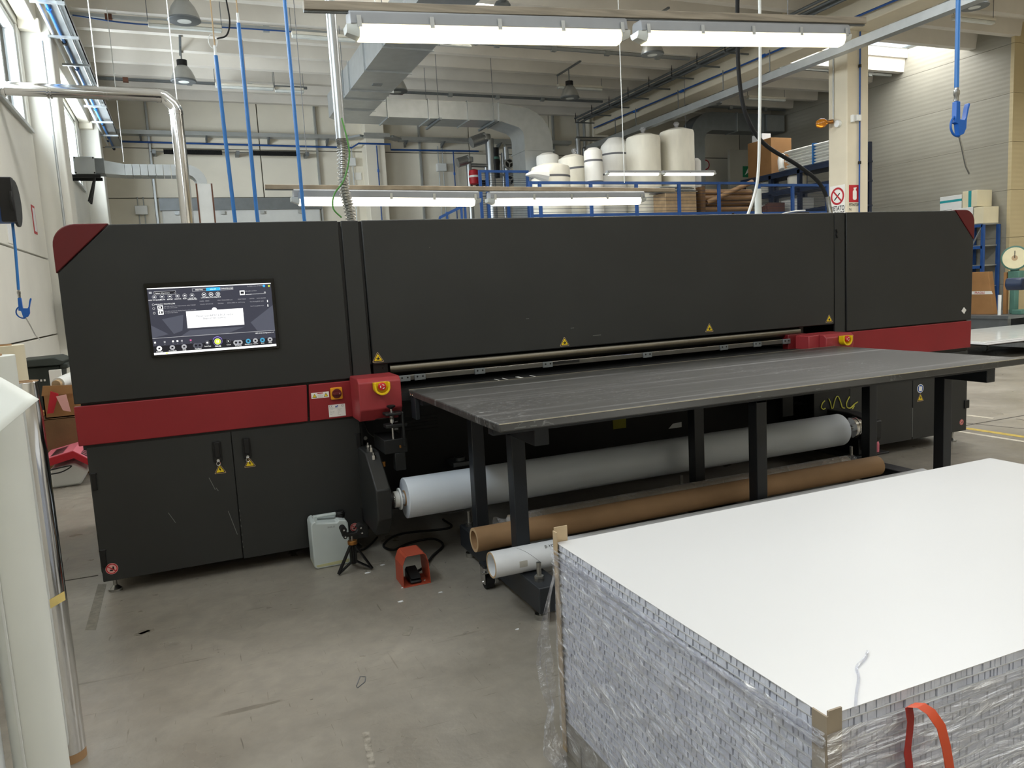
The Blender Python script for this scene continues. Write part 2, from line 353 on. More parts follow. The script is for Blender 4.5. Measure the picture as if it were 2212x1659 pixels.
# ---- left wall: precast panels between concrete columns, ribbon windows above
wl = struct(MB().box(LEFT-.30, LEFT-.06, FRONT, BACK, 0, 3.78).box(LEFT-.30, LEFT-.06, FRONT, BACK, 5.02, SLAB).box(LEFT-.30, LEFT-.06, 11.45, 14.25, 3.78, 5.02).box(LEFT-.30, LEFT-.06, 16.95, BACK, 3.78, 5.02).box(LEFT-.30, LEFT-.06, 4.65, 7.25, 3.78, 5.02).box(LEFT-.30, LEFT-.06, FRONT, -1.55, 3.78, 5.02), 'wall_left', 'seam', 'white precast panel wall with ribbon windows')
for y0, y1 in ((FRONT, -.3), (-.3, 5.6), (6.1, 11.68), (12.25, 17.6), (18.1, 19.98)):
    for z0, z1 in ((0, 1.205), (1.222, 2.175), (2.192, 3.75), (5.05, 5.7), (5.71, SLAB)):
        MB().box(LEFT-.06, LEFT, y0+.008, y1-.008, z0, z1).build('wall_panel', 'cool_wall', wl, bevel=.006)
for y0, y1 in ((11.45, 11.68), (12.25, 14.25), (16.95, 17.6), (18.1, 19.98), (4.65, 5.6), (6.1, 7.25)):
    MB().box(LEFT-.06, LEFT, y0+.008, y1-.008, 3.76, 5.04).build('wall_panel', 'cool_wall', wl, bevel=.006)
for i, (y0, y1) in enumerate(((7.25, 11.45), (14.25, 16.95), (-1.55, 4.65))):  # the last window is out of view, added to let in light
    b = MB(); fx0, fx1 = LEFT-.14, LEFT-.02
    b.box(fx0, fx1, y0, y1, 3.78, 3.86).box(fx0, fx1, y0, y1, 4.96, 5.03).box(fx0, fx1, y0, y0+.07, 3.86, 4.96).box(fx0, fx1, y1-.07, y1, 3.86, 4.96)
    wn = struct(b, 'window_%d' % (i+1), 'window_frame', 'grey metal ribbon window high in the left wall', bevel=.006)
    n = max(2, round((y1-y0)/1.05))
    for k in range(1, n): MB().box(fx0+.02, fx1, y0+(y1-y0)*k/n-.03, y0+(y1-y0)*k/n+.03, 3.86, 4.96).build('mullion', 'window_frame', wn, bevel=.004)
    for k in range(n): MB().box(LEFT-.235, LEFT-.228, y0+(y1-y0)*k/n+.03, y0+(y1-y0)*(k+1)/n-.03, 3.86, 4.96).build('pane', 'glass', wn)
    MB().box(LEFT-.05, LEFT+.05, y0-.05, y1+.05, 3.74, 3.785).build('window_sill', 'window_frame', wn, bevel=.004)
for y0, y1 in ((5.6, 6.1), (11.7, 12.25), (17.6, 18.1), (-.3, .25)):
    c = struct(MB().box(LEFT-.1, LEFT+.33, y0, y1, 0, SLAB), 'concrete_column', 'cool_wall', 'white wall column', bevel=.02)
for y0, y1 in ((6.1, 11.7), (12.25, 17.6), (.25, 5.6)):
    struct(MB().box(LEFT+.02, LEFT+.2, y0, y1, 5.12, 5.42).box(LEFT+.0, LEFT+.24, y1-.16, y1-.02, 5.02, 5.16), 'wall_beam', 'white_wall', 'pale concrete beam along the left wall', bevel=.01)
# ---- back wall
wb = struct(MB().box(LEFT-.3, RIGHT+.3, BACK+.05, BACK+.3, 0, SLAB), 'wall_back', 'seam', 'cream panelled wall at the back of the hall')
xs = [LEFT, -.45, 2.0, 4.5, 7.4, 9.8, 12.2, 14.4, RIGHT]
for x0, x1 in zip(xs, xs[1:]):
    for z0, z1 in ((0, 3.99), (4.01, 5.12), (5.14, SLAB)):
        MB().box(x0+.012, x1-.012, BACK, BACK+.06, z0, z1).build('wall_panel', 'white_wall', wb, bevel=.006)
struct(MB().box(4.48, 4.98, 19.55, BACK+.02, 0, SLAB), 'concrete_column', 'white_wall', 'cream column on the back wall', bevel=.02)
struct(MB().box(10.95, 11.45, 19.55, BACK+.02, 0, SLAB), 'concrete_column', 'white_wall', 'cream column under the long beam at the back wall', bevel=.02)
# ---- right walls
wr = struct(MB().box(RIGHT+.05, RIGHT+.25, 11.32, BACK+.3, 0, SLAB+.3), 'wall_right', 'grey_panel', 'grey ribbed panel wall on the right')
def ribbed(name, c):
    m = mat(name, c, .5, 0, .03, 2); nt = m.node_tree; N = nt.nodes; L = nt.links
    tc = N.new('ShaderNodeTexCoord'); wv = N.new('ShaderNodeTexWave'); wv.bands_direction = 'Z'; wv.inputs['Scale'].default_value = 3.2; L.new(tc.outputs['Object'], wv.inputs[0])
    bp = N.new('ShaderNodeBump'); bp.inputs['Strength'].default_value = .25; bp.inputs['Distance'].default_value = .006; L.new(wv.outputs[0], bp.inputs['Height']); L.new(bp.outputs[0], N['Principled BSDF'].inputs['Normal'])
ribbed('grey_ribbed', '9a978b'); ribbed('beige_ribbed', 'c3b48e')
for z0 in range(0, 7):
    MB().box(RIGHT, RIGHT+.06, 11.32, BACK, z0+.002, min(z0+.998, 6.7)).build('wall_panel', 'grey_ribbed', wr, bevel=.004)
wr2 = struct(MB().box(RIGHT+.06, FAR+.3, 11.36, 11.55, 0, SLAB+.3), 'wall_right_return', 'seam', 'beige panel wall facing the hall beside the grey wall')
for z0 in range(0, 7):
    MB().box(RIGHT-.02, FAR, 11.28, 11.36, z0+.003, min(z0+.997, 6.7)).build('wall_panel', 'beige_ribbed', wr2, bevel=.004)
struct(MB().box(FAR, FAR+.2, FRONT, 11.4, 0, SLAB), 'wall_far_right', 'beige_panel', 'plain beige wall')
struct(MB().box(LEFT-.3, FAR+.2, FRONT-.2, FRONT, 0, SLAB), 'wall_front', 'white_wall', 'plain white wall')
# ---- roof: slab with roof-light slots, ribs running across the hall, long beam and column
slots = [(3.9, 6.6, 12.32, 13.05), (12.2, 16.45, 12.55, 13.9), (.5, 10.6, 6.1, 7.45), (.5, 10.6, -.35, 1.0), (12.2, 20, 6.1, 7.45), (12.2, 20, -.35, 1.0), (.5, 10.6, -5.0, -3.6)]  # slots out of view are added to bring light into the hall
b = MB(); ys = sorted({FRONT-.3, BACK+.3} | {s[2] for s in slots} | {s[3] for s in slots})
for y0, y1 in zip(ys, ys[1:]):
    sl = sorted((s[0], s[1]) for s in slots if s[2] <= y0 and s[3] >= y1); x = LEFT-.3
    for a, c in sl: b.box(x, a, y0, y1, SLAB, SLAB+.22); x = c
    b.box(x, FAR+.3, y0, y1, SLAB, SLAB+.22)
ceil = struct(b, 'ceiling', 'roof_concrete', 'cream concrete roof with ribs and roof lights', smooth=False)
for x0, x1, y0, y1 in slots:
    MB().box(x0-.02, x1+.02, y0-.02, y1+.02, SLAB+.24, SLAB+.26).build('roof_glazing', 'glass', ceil)
k = -21
while 13.08+.92*k < BACK-.1:
    yk = 13.08+.92*k
    for x0, x1 in ((LEFT-.06, 11.0), (11.5, FAR)):
        if yk > 11.2 and x0 > 11: x1 = RIGHT+.1
        segs = [(x0, x1)]
        for s in slots:
            if s[2]-.1 < yk < s[3] and x0 <= s[0] and s[1] <= x1: segs = [(x0, s[0]), (s[1], x1)]
        for a, c in segs:
            if c-a > .3: MB().prism([(yk, RIB), (yk+.15, RIB), (yk+.21, SLAB+.01), (yk-.04, SLAB+.01)], 'x', a, c).build('roof_rib', 'roof_concrete', ceil)
    k += 1
struct(MB().box(11.0, 11.5, FRONT, BACK, 5.62, SLAB+.01), 'concrete_beam', 'column_paint', 'long cream concrete beam under the roof ribs', bevel=.015)
struct(MB().box(11.0, 11.5, 10.55, 10.98, 0, 5.63), 'concrete_column', 'column_paint', 'cream square column under the long beam', bevel=.015)
# ================================================================== PRINTER
Y0 = 4.45
P = thing('industrial_printer', 'long charcoal wide format printer with red trim and touchscreen', 'printer', (2.7, 5.2, 0))
def flat(mb, poly, y, t=.0006): return mb.prism(poly, 'y', y, y-t)
def disc(cx, cz, r, n=24): return [(cx+r*math.cos(2*PI*i/n), cz+r*math.sin(2*PI*i/n)) for i in range(n)]
def ringp(mb, cx, cz, r0, r1, y, n=28, a0=0, a1=360, t=.0006):
    for i in range(n):
        a, b = math.radians(a0+(a1-a0)*i/n), math.radians(a0+(a1-a0)*(i+1)/n)
        flat(mb, [(cx+r0*math.cos(a), cz+r0*math.sin(a)), (cx+r1*math.cos(a), cz+r1*math.sin(a)), (cx+r1*math.cos(b), cz+r1*math.sin(b)), (cx+r0*math.cos(b), cz+r0*math.sin(b))], y, t)
    return mb
def rrect(x0, x1, z0, z1, r, n=4): return arc(x1-r, z1-r, r, 0, 90, n)+arc(x0+r, z1-r, r, 90, 180, n)+arc(x0+r, z0+r, r, 180, 270, n)+arc(x1-r, z0+r, r, 270, 360, n)
def rtri(cx, cz, s, r=.12):        # rounded triangle, centred, side s
    h = s*.866; pts = [(0, h*.6), (-s/2, -h*.4), (s/2, -h*.4)]; out = []
    for i in range(3):
        p, q, o = Vector(pts[i]), Vector(pts[(i+1) % 3]), Vector(pts[i-1])
        a = p+(o-p)*r; b = p+(q-p)*r
        for k in range(4):
            t = k/3; out.append(tuple((a*(1-t)+p*t)*(1-t)+(p*(1-t)+b*t)*t))
    return [(cx+u, cz+v) for u, v in out]
def tri_sticker(name, cx, cz, s, y, glyph, parent):
    b = MB(); flat(b.slot(0), rtri(cx, cz, s), y); flat(b.slot(1), rtri(cx, cz, s*.86), y-.0006); flat(b.slot(2), rtri(cx, cz, s*.68), y-.0012); b.slot(1)
    k = s*.1; yy = y-.0018
    if glyph == 'bolt': flat(b, [(cx-.2*k, cz+2.0*k), (cx+.4*k, cz+2.0*k), (cx+.1*k, cz+.5*k), (cx+.9*k, cz+.6*k), (cx+.2*k, cz-2.0*k), (cx+.1*k, cz-.3*k), (cx-.8*k, cz-.3*k)], yy)
    elif glyph == 'hand':
        flat(b, [(cx-1.5*k, cz-.2*k), (cx-1.1*k, cz+.3*k), (cx-.3*k, cz-.3*k), (cx+.1*k, cz+1.2*k), (cx+.5*k, cz+1.2*k), (cx+.5*k, cz+.2*k), (cx+1.3*k, cz+.1*k), (cx+1.2*k, cz-.9*k), (cx-.1*k, cz-1.5*k)], yy); flat(b, [(cx-1.8*k, cz-1.75*k), (cx+1.9*k, cz-1.75*k), (cx+1.9*k, cz-1.5*k), (cx-1.8*k, cz-1.5*k)], yy)
    elif glyph == 'excl':
        flat(b, [(cx-.35*k, cz+1.8*k), (cx+.35*k, cz+1.8*k), (cx+.18*k, cz-.5*k), (cx-.18*k, cz-.5*k)], yy); flat(b, disc(cx, cz-1.2*k, .35*k, 8), yy)
    elif glyph == 'x':
        for a in (1, -1): flat(b, [(cx-1.2*k, cz-1.5*k*a-.0*k), (cx-.8*k, cz-1.7*k*a), (cx+1.2*k, cz+.7*k*a), (cx+.8*k, cz+.9*k*a)], yy)
        flat(b, disc(cx, cz+1.1*k, .5*k, 10), yy)
    return b.build(name, ['sticker_white' if False else 'tan', 'ink', 'sticker_yellow'], parent, smooth=False, label='yellow triangular warning sticker')
mat('sign_pink', 'd9a59e', .5, 0, .04)
def no_sign(name, cx, cz, r, y, parent):
    b = MB(); flat(b.slot(0), disc(cx, cz, r), y); b.slot(1); ringp(b, cx, cz, r*.74, r*.92, y-.0006); u = Vector((.72, -.58)); v = Vector((.58, .72))*r*.09
    a, c = Vector((cx, cz))-u*r*.8, Vector((cx, cz))+u*r*.8
    b.slot(2); flat(b, [(cx-.45*r, cz-.35*r), (cx+.1*r, cz-.45*r), (cx+.15*r, cz-.25*r), (cx-.2*r, cz-.1*r)], y-.0006); flat(b, [(cx+.05*r, cz-.1*r), (cx+.4*r, cz-.2*r), (cx+.35*r, cz+.35*r), (cx+.15*r, cz+.4*r)], y-.0006)
    b.slot(1); flat(b, [tuple(a-v), tuple(c-v), tuple(c+v), tuple(a+v)], y-.0012)
    return b.build(name, ['sign_pink', 'sign_red', 'ink'], parent, smooth=False, label='round red prohibition sticker')
# ---- carcass
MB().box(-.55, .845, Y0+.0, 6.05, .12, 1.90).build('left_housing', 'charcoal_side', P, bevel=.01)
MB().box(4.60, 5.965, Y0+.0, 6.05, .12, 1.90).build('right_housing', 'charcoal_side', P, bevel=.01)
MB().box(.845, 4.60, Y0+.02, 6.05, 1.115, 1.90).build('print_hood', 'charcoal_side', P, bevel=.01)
MB().box(.84, 4.61, 4.86, 6.0, .10, 1.12).build('media_bay', 'black', P)
MB().box(.86, .875, Y0+.0, 4.9, .12, .80).build('bay_cheek', 'charcoal_side', P)
MB().box(-.46, .84, 4.72, 5.98, .03, .125).build('underside_light_block', 'black', P); MB().box(4.68, 5.90, 4.72, 5.98, .03, .125).build('underside_light_block', 'black', P)  # black boxes added under the housings to stop light leaking from behind
# ---- front panels
dl = [(-.575, 1.03)]+[(-.575, 1.690), (-.323, 1.925), (.824, 1.925), (.832, 1.03)]
MB().prism(dl, 'y', Y0, Y0-.022).build('front_panel', 'charcoal', P, bevel=.004)
capl = [(-.582, 1.690)]+arc(-.582+.105, 1.930-.105, .105, 180, 90, 8)+[(-.325, 1.930)]
MB().prism(capl, 'y', Y0+.9, Y0-.026).build('corner_cap', 'red_dark', P, bevel=.005, label='dark red rounded corner cap')
MB().prism([(.846, 1.03), (.844, 1.925), (.941, 1.925), (.951, 1.03)], 'y', Y0, Y0-.016).build('post_panel', 'charcoal', P, bevel=.004)
MB().prism([(.966, 1.097), (.957, 1.925), (4.490, 1.925), (4.490, 1.097)], 'y', Y0+.02, Y0-.022).build('hood_panel', 'charcoal', P, bevel=.006)
MB().prism([(4.502, 1.03), (4.500, 1.925), (4.600, 1.925), (4.606, 1.03)], 'y', Y0, Y0-.016).build('post_panel', 'charcoal', P, bevel=.004)
MB().prism([(4.618, 1.035), (4.612, 1.925), (5.771, 1.925), (5.990, 1.690), (5.984, 1.035)], 'y', Y0, Y0-.022).build('front_panel', 'charcoal', P, bevel=.004)
capr = [(5.773, 1.930)]+arc(5.996-.105, 1.930-.105, .105, 90, 0, 8)+[(5.996, 1.690)]
MB().prism(capr, 'y', Y0+.9, Y0-.026).build('corner_cap', 'red_dark', P, bevel=.005, label='dark red rounded corner cap')
for x_, z_ in ((.835, 1.03), (.95, 1.1), (4.496, 1.1), (4.609, 1.03)): MB().box(x_-.008, x_+.008, Y0-.007, Y0+.01, z_, 1.92).build('panel_gap', 'black', P)
rb1 = MB().prism([(-.578, .814), (-.579, 1.018), (.578, 1.018), (.568, .810)], 'y', Y0, Y0-.026).build('red_band', 'red_paint', P, bevel=.004)
rb2 = MB().prism([(.580, .809), (.590, 1.018), (.875, 1.018), (.872, .809)], 'y', Y0, Y0-.026).build('red_band', 'red_paint', P, bevel=.004)
MB().prism([(4.62, .803), (4.62, 1.026), (5.982, 1.026), (5.978, .803)], 'y', Y0, Y0-.026).build('red_band', 'red_paint', P, bevel=.004)
MB().box(-.56, .86, Y0-.01, Y0+.01, .79, .83).build('shadow_gap', 'black', P); MB().box(4.62, 5.96, Y0-.01, Y0+.01, .78, .82).build('shadow_gap', 'black', P)
# ---- lower doors
def door(x0, x1, z0, z1, hx=None, hz=.70):
    d = MB().box(x0, x1, Y0-.012, Y0+.012, z0, z1).build('door', 'charcoal', P, bevel=.004)
    if hx is not None:
        h = MB().prism(rrect(hx-.022, hx+.022, hz-.058, hz+.058, .008), 'y', Y0-.012, Y0-.024).prism(rrect(hx-.013, hx+.013, hz-.03, hz+.052, .006), 'y', Y0-.024, Y0-.034).build('handle', 'black', d, bevel=.002)
        MB().cyl((hx, Y0-.022, hz-.048), (hx, Y0-.032, hz-.048), .008, 14).tube([(hx+.01*math.cos(a), Y0-.034, hz-.064+.011*math.sin(a)) for a in [2*PI*i/12 for i in range(13)]], .0022, 6).build('lock_and_key_ring', 'chrome', d)
    return d
d1 = door(-.545, .1525, .080, .800, .075, .700); d2 = door(.1555, .862, .075, .800, .228, .700)
tri_sticker('warning_sticker', .080, .598, .064, Y0-.013, 'bolt', d1); tri_sticker('warning_sticker', .236, .612, .064, Y0-.013, 'bolt', d2)
no_sign('prohibition_sticker', -.498, .146, .030, Y0-.013, d1); no_sign('prohibition_sticker', .783, .149, .026, Y0-.013, d2)
for a in (((-.20, .40), (-.17, .34)), ((.10, .36), (.135, .22)), ((.02, .56), (.045, .49)), ((.05, .50), (.06, .48))):
    p, q = Vector((a[0][0], Y0-.0125, a[0][1])), Vector((a[1][0], Y0-.0125, a[1][1])); MB().bar(p, q, .003, .001, up=(0, 1, 0)).build('scuff_mark', mat('scuff', '6f706c', .7) and 'scuff', d1)
for z in (.36, .33, .305, .27, .22, .18, .15): MB().box(.1575, .1595, Y0-.0128, Y0-.012, z-.012, z).build('scuff_mark', 'scuff', d2)
for x, z in ((-.530, .62), (-.530, .21), (.845, .66), (.845, .22)): MB().box(x-.012, x+.012, Y0-.022, Y0-.01, z-.045, z+.045).box(x-.018, x+.018, Y0-.016, Y0-.01, z+.035, z+.047).build('hinge', 'black', P, bevel=.003)
d3 = door(4.66, 5.33, .10, .775); d4 = door(5.337, 5.965, .10, .775)
MB().box(5.331, 5.336, Y0-.013, Y0, .12, .36).build('door_edge_wear', 'scuff', P)
b = MB(); flat(b.slot(0), disc(5.416, .511, .036), Y0-.013); flat(b.slot(1), disc(5.416, .511, .031), Y0-.0136); flat(b.slot(0), [(5.400, .490), (5.432, .490), (5.436, .520), (5.424, .532), (5.412, .528), (5.402, .535), (5.398, .510)], Y0-.0142)
b.build('mandatory_sticker', ['sticker_white', 'sign_blue'], d4, smooth=False, label='round blue glove sticker')
tri_sticker('warning_sticker', 5.417, .434, .078, Y0-.013, 'x', d4); no_sign('prohibition_sticker', 5.905, .176, .024, Y0-.013, d4)
MB().box(5.93, 5.985, Y0-.022, Y0+.03, .29, .36).build('hinge', 'black', P, bevel=.003)
MB().prism([(5.865, 1.112), (5.893, 1.142), (5.922, 1.117), (5.897, 1.086)], 'y', Y0-.022, Y0-.0235).build('paper_label', 'sticker_white', P, smooth=False)
for x, y in ((-.50, 4.52), (.80, 4.52), (4.75, 4.52), (5.90, 4.52), (-.50, 5.95), (5.90, 5.95)):
    MB().cyl((x, y, 0), (x, y, .012), .035, 20).cyl((x, y, .012), (x, y, .03), .03, 20, .012).cyl((x, y, .025), (x, y, .13), .010, 12).cyl((x, y, .07), (x, y, .085), .018, 6).build('levelling_foot', 'steel', P)
# ---- touchscreen
S = MB().prism(rrect(-.196, .450, 1.236, 1.622, .006), 'y', Y0-.02, Y0-.036).build('monitor', 'black_gloss', P, bevel=.002, label='black framed touchscreen')
SX0, SX1, SZ0, SZ1 = -.182, .433, 1.250, 1.596
def UV(u, v): return (SX0+(SX1-SX0)*u, SZ1-(SZ1-SZ0)*v)
for n_, c_, e_ in (('ui_bg', '34353f', .9), ('ui_bar', '1f1f24', .8), ('ui_white', 'e8e9ea', .95), ('ui_grey', '9a9ba0', .8), ('ui_blue', '2f9fe0', .9), ('ui_green', 'b9c93a', .95), ('ui_mid', '54555e', .8), ('ui_purple', '8a78c8', .8), ('ui_teal', '3d86a8', .9), ('ui_pink', 'b8588a', .8), ('ui_shape', '474954', .9)): scr(n_, c_, e_)
UI = ['ui_bg', 'ui_bar', 'ui_white', 'ui_grey', 'ui_blue', 'ui_green', 'ui_mid', 'ui_purple', 'ui_teal', 'ui_pink', 'ui_shape']
sy = Y0-.0362; b = MB()
def R(u0, u1, v0, v1, s, lay=1):
    (x0, z1), (x1, z0) = UV(u0, v0), UV(u1, v1); b.slot(s); y = sy-.0002*lay; b.add([(x0, y, z0), (x1, y, z0), (x1, y, z1), (x0, y, z1)], [(0, 1, 2, 3)])
def D(u, v, r, s, lay=2, n=20):
    x, z = UV(u, v); b.slot(s); y = sy-.0002*lay; k = (SX1-SX0)*r; b.add([(x+k*math.cos(2*PI*i/n), y, z+k*math.sin(2*PI*i/n)) for i in range(n)], [tuple(range(n))])
def O(u, v, r, s, bgc=0, lay=2): D(u, v, r, s, lay); D(u, v, r*.84, bgc, lay+1)
def T(u, v, txt, h, s, lay=4, align='LEFT'):
    x, z = UV(u, v); b.slot(s); text_mesh(b, txt, (x, sy-.0002*lay, z), X_, Z_, h, align)
R(0, 1, 0, 1, 0, 0); R(0, 1, 0, .014, 2); b.slot(10)
def poly(pts, s, lay=1):
    b.slot(s); b.add([(UV(u, v)[0], sy-.0002*lay, UV(u, v)[1]) for u, v in pts], [tuple(range(len(pts)))])
poly([(.09, .47), (.26, .42), (.24, .66), (.17, .70)], 10); poly([(0, .55), (.13, .70), (0, .74)], 10); poly([(.30, .66), (.75, .66), (.60, .745), (.22, .745)], 10); poly([(.80, .60), (1, .35), (1, .74), (.85, .74)], 10)
R(.05, .22, .050, .105, 3, 1); R(.053, .217, .056, .099, 1, 2); T(.06, .088, 'Select All printers', .0068, 2); T(.205, .088, 'v', .006, 2); R(.012, .034, .052, .082, 3, 1)
R(.35, .682, .032, .078, 3, 1); R(.353, .679, .037, .073, 0, 2); R(.462, .575, .032, .078, 4, 3); T(.406, .064, 'PRINTING', .006, 2, 4, 'CENTER'); T(.518, .064, 'JOB LIST', .006, 2, 5, 'CENTER'); T(.625, .064, 'COMPLETED JOBS', .006, 2, 4, 'CENTER')
for u, t in ((.05, 'ADD TO QUEUE'), (.11, 'DELETE'), (.17, 'REPORT'), (.23, 'ARCHIVE'), (.287, 'RESET'), (.345, 'MOVE TO'), (.44, 'LAYOUT'), (.497, 'MULTI-LAYER'), (.553, 'QUEUE')):
    O(u, .133, .0175, 2 if u > .4 else 3); R(u-.007, u+.007, .125, .142, 2, 4); T(u, .186, t, .0058, 2, 4, 'CENTER')
T(.345, .203, 'UNWANTED', .0058, 2, 4, 'CENTER')
for v in (.245, .303, .372): O(.036, v, .009, 2)
T(.05, .252, 'RECENTLY PRINTED JOBS', .006, 2)
for v in (.262, .335):
    R(.066, .108, v, v+.064, 2, 2); R(.072, .102, v+.014, v+.05, 1, 3); R(.080, .090, v+.02, v+.044, 2, 4); T(.118, v+.026, 'Job with cut-lines for display boards, white 210x300', .0052, 3); T(.118, v+.05, 'for mail-orders batch', .0052, 3)
for u, t1, t2 in ((.40, 'COPIES', 'TO JOB'), (.445, 'MEDIA', 'BIPACKAGE'), (.545, 'PRINT PRODUCT', 'Definition'), (.622, 'SIZE (cm)', '210,0 x 300,0 cm'), (.712, 'PRINT MODE', 'Job Printing'), (.81, 'STATUS', 'Not Printing'), (.87, 'DATE PRINTED', '05/03 16:22')):
    T(u, .238, t1, .005, 3); T(u, .285, t2, .0052, 3)
T(.81, .355, 'Not Printing', .0052, 3); T(.87, .355, '05/03 15:51', .0052, 3); R(.955, .962, .265, .30, 2, 2); R(.955, .962, .335, .37, 2, 2)
R(.733, .774, .098, .168, 2, 2); R(.740, .767, .115, .150, 1, 3); T(.78, .118, 'Job with cut-lines', .006, 3); R(.78, .95, .158, .164, 3, 2); R(.78, .83, .158, .164, 2, 3); T(.935, .150, '0%', .006, 2); T(.80, .045, 'FLATBED 3.2 m UV PRINTER', .005, 3); D(.94, .042, .011, 4); R(.975, .99, .035, .06, 5, 2)
R(.283, .746, .372, .628, 2, 3); D(.512, .372, .021, 2, 4); T(.512, .383, '?', .012, 3, 5, 'CENTER')
T(.512, .468, 'Please load BIPACKAGE media.', .0105, 6, 5, 'CENTER'); T(.512, .508, 'Begin sheet loading...', .0105, 6, 5, 'CENTER')
for u, t in ((.372, 'CANCEL'), (.482, 'PRINT'), (.592, 'DELETE LAST'),):
    R(u, u+.103, .565, .615, 3, 4); R(u+.002, u+.101, .569, .611, 2, 5); T(u+.052, .598, t, .0065, 3, 6, 'CENTER')
R(0, 1, .745, .752, 3, 1); R(0, 1, .868, .966, 1, 1); poly([(.40, .868), (.45, .83), (.58, .83), (.63, .868)], 1, 1); D(.512, .855, .040, 7, 1); D(.512, .858, .036, 1, 2); D(.512, .862, .029, 3, 3); D(.512, .862, .025, 5, 4); R(.503, .509, .845, .880, 2, 5); R(.515, .521, .845, .880, 2, 5); T(.512, .945, 'PAUSE', .008, 2, 4, 'CENTER')
for u, c, t in ((.045, 2, 'Print head'), (.147, 3, 'Sheet Media'), (.24, 3, 'Purge'), (.765, 8, 'Maintenance'), (.825, 3, 'Vacuum'), (.885, 8, 'Beam'), (.95, 3, 'Menu')):
    v = .905 if u < .3 else .89; D(u, v, .021, c, 3); R(u-.008, u+.008, v-.012, v+.012, 1, 4); T(u, v+.055, t, .0055, 2, 4, 'CENTER')
for u in (.35, .678):
    D(u-.018, .90, .021, 6 if u < .5 else 3, 3); D(u+.018, .90, .021, 6 if u < .5 else 3, 3); R(u-.018, u+.018, .864, .936, 6 if u < .5 else 3, 3); R(u-.001, u+.001, .87, .93, 1, 4); D(u-.016, .90, .010, 1, 4); D(u+.016, .90, .010, 1, 4); T(u, .955, 'Step/Rapid', .0055, 2, 5, 'CENTER')
O(.428, .868, .019, 6, 1, 3); R(.42, .436, .855, .881, 2, 5); O(.600, .868, .019, 6, 1, 3); T(.600, .880, 'x', .012, 2, 6, 'CENTER'); T(.428, .93, 'Finish Page', .0055, 2, 4, 'CENTER'); T(.600, .93, 'Cancel', .0055, 2, 4, 'CENTER')
for u, c in ((.01, 2), (.085, 3), (.15, 2), (.185, 2), (.22, 3), (.29, 9)): R(u, u+.014, .80, .825, c, 2); T(u+.007, .850, 'on', .004, 3, 3, 'CENTER')
T(.83, .785, 'MPS 24-Ink Configuration: v.4', .0058, 2); R(0, 1, .966, 1, 2, 2); T(.04, .992, '. . .', .006, 6, 4); R(.09, .11, .974, .99, 5, 3)
b.build('screen_display', UI, S, smooth=False, label='lit job list with a white message box')
# ---- control boxes with emergency stops
def estop(x, y, z, parent):
    prof = [(x-.044, z+.026)]+arc(x, z-.0, .044, 180, 360, 14)+[(x+.044, z+.026)]
    inn = [(x+.033, z+.026)]+arc(x, z-.0, .033, 360, 180, 14)+[(x-.033, z+.026)]
    b = MB(); yb = y; n = len(prof)
    outer = prof+inn
    b.prism(outer, 'y', yb, yb-.05).prism(prof, 'y', yb, yb-.008)
    e = b.build('stop_button_shield', 'yellow', parent, bevel=.0015, label='yellow half round shield')
    MB().cyl((x, yb-.006, z+.004), (x, yb-.03, z+.004), .013, 20).lathe([(.012, 0), (.022, .004), (.023, .014), (.018, .02), (.006, .023)], (x, yb-.028, z+.004), (0, -1, 0), 24).build('stop_button', 'knob_red', e, label='red mushroom stop button')
    for a in (30, 150, 270): ringp(MB(), x, z+.004, .009, .013, yb-.0485, 6, a, a+60, .002).build('arrow_mark', 'sticker_white', e)
cbl = MB().prism([(4.44, 1.045), (4.225, 1.045), (4.195, 1.022), (4.195, .870), (4.245, .802), (4.44, .802)], 'x', .823, 1.062).build('control_box', 'red_paint', P, bevel=.006)
cbl.data.materials[0] = MATS['coral_box'] if 'coral_box' in MATS else mat('coral_box', '983438', .42, 0, .05, 3, .03, 250)
estop(.945, 4.195, .995, cbl)
cbr = MB().prism([(4.44, 1.045), (4.235, 1.045), (4.205, 1.022), (4.205, .970), (4.255, .80), (4.44, .80)], 'x', 4.19, 4.455).prism([(4.19, .83), (4.09, .93), (4.09, 1.04), (4.19, 1.045)], 'y', 4.45, 4.27).build('control_box', 'coral_box', P, bevel=.006)
estop(4.345, 4.205, 1.003, cbr)
MB().box(4.02, 4.19, 4.40, 4.46, .90, 1.05).build('inner_guard', 'red_dark', P, bevel=.004)
# ---- main switch and rating plates on the red band
yb = Y0-.026
sw = MB().prism(rrect(.705, .772, .920, .988, .006), 'y', yb, yb-.012).build('main_switch', 'amber', rb2, bevel=.002, label='yellow rotary main switch')
MB().cyl((.739, yb-.012, .954), (.739, yb-.020, .954), .027, 28).box(.715, .763, yb-.034, yb-.018, .947, .961).build('switch_knob', 'red_dark', rb2, bevel=.002)
b = MB(); text_mesh(b, 'I', (.752, yb-.0346, .951), X_, Z_, .007, bold=.0004); b.build('switch_mark', 'sticker_white', rb2, smooth=False)
b = MB(); flat(b.slot(0), [(.598, .936), (.697, .936), (.697, .969), (.598, .969)], yb)
for x in (.616, .680): flat(b.slot(2), rtri(x, .950, .026, .06), yb-.0006); flat(b.slot(1), rtri(x, .950, .019, .06), yb-.0012); b.slot(2); text_mesh(b, '!', (x, yb-.002, .9455), X_, Z_, .010, 'CENTER')
flat(b.slot(3), [(.632, .961), (.664, .961), (.664, .966), (.632, .966)], yb-.0006); b.slot(2)
for i, t in enumerate(('DANGER', 'High voltage inside.', 'Lock out main switch', 'before opening.', 'Authorized personnel')): text_mesh(b, t, (.648, yb-.0008, .955-.0042*i), X_, Z_, .0026, 'CENTER')
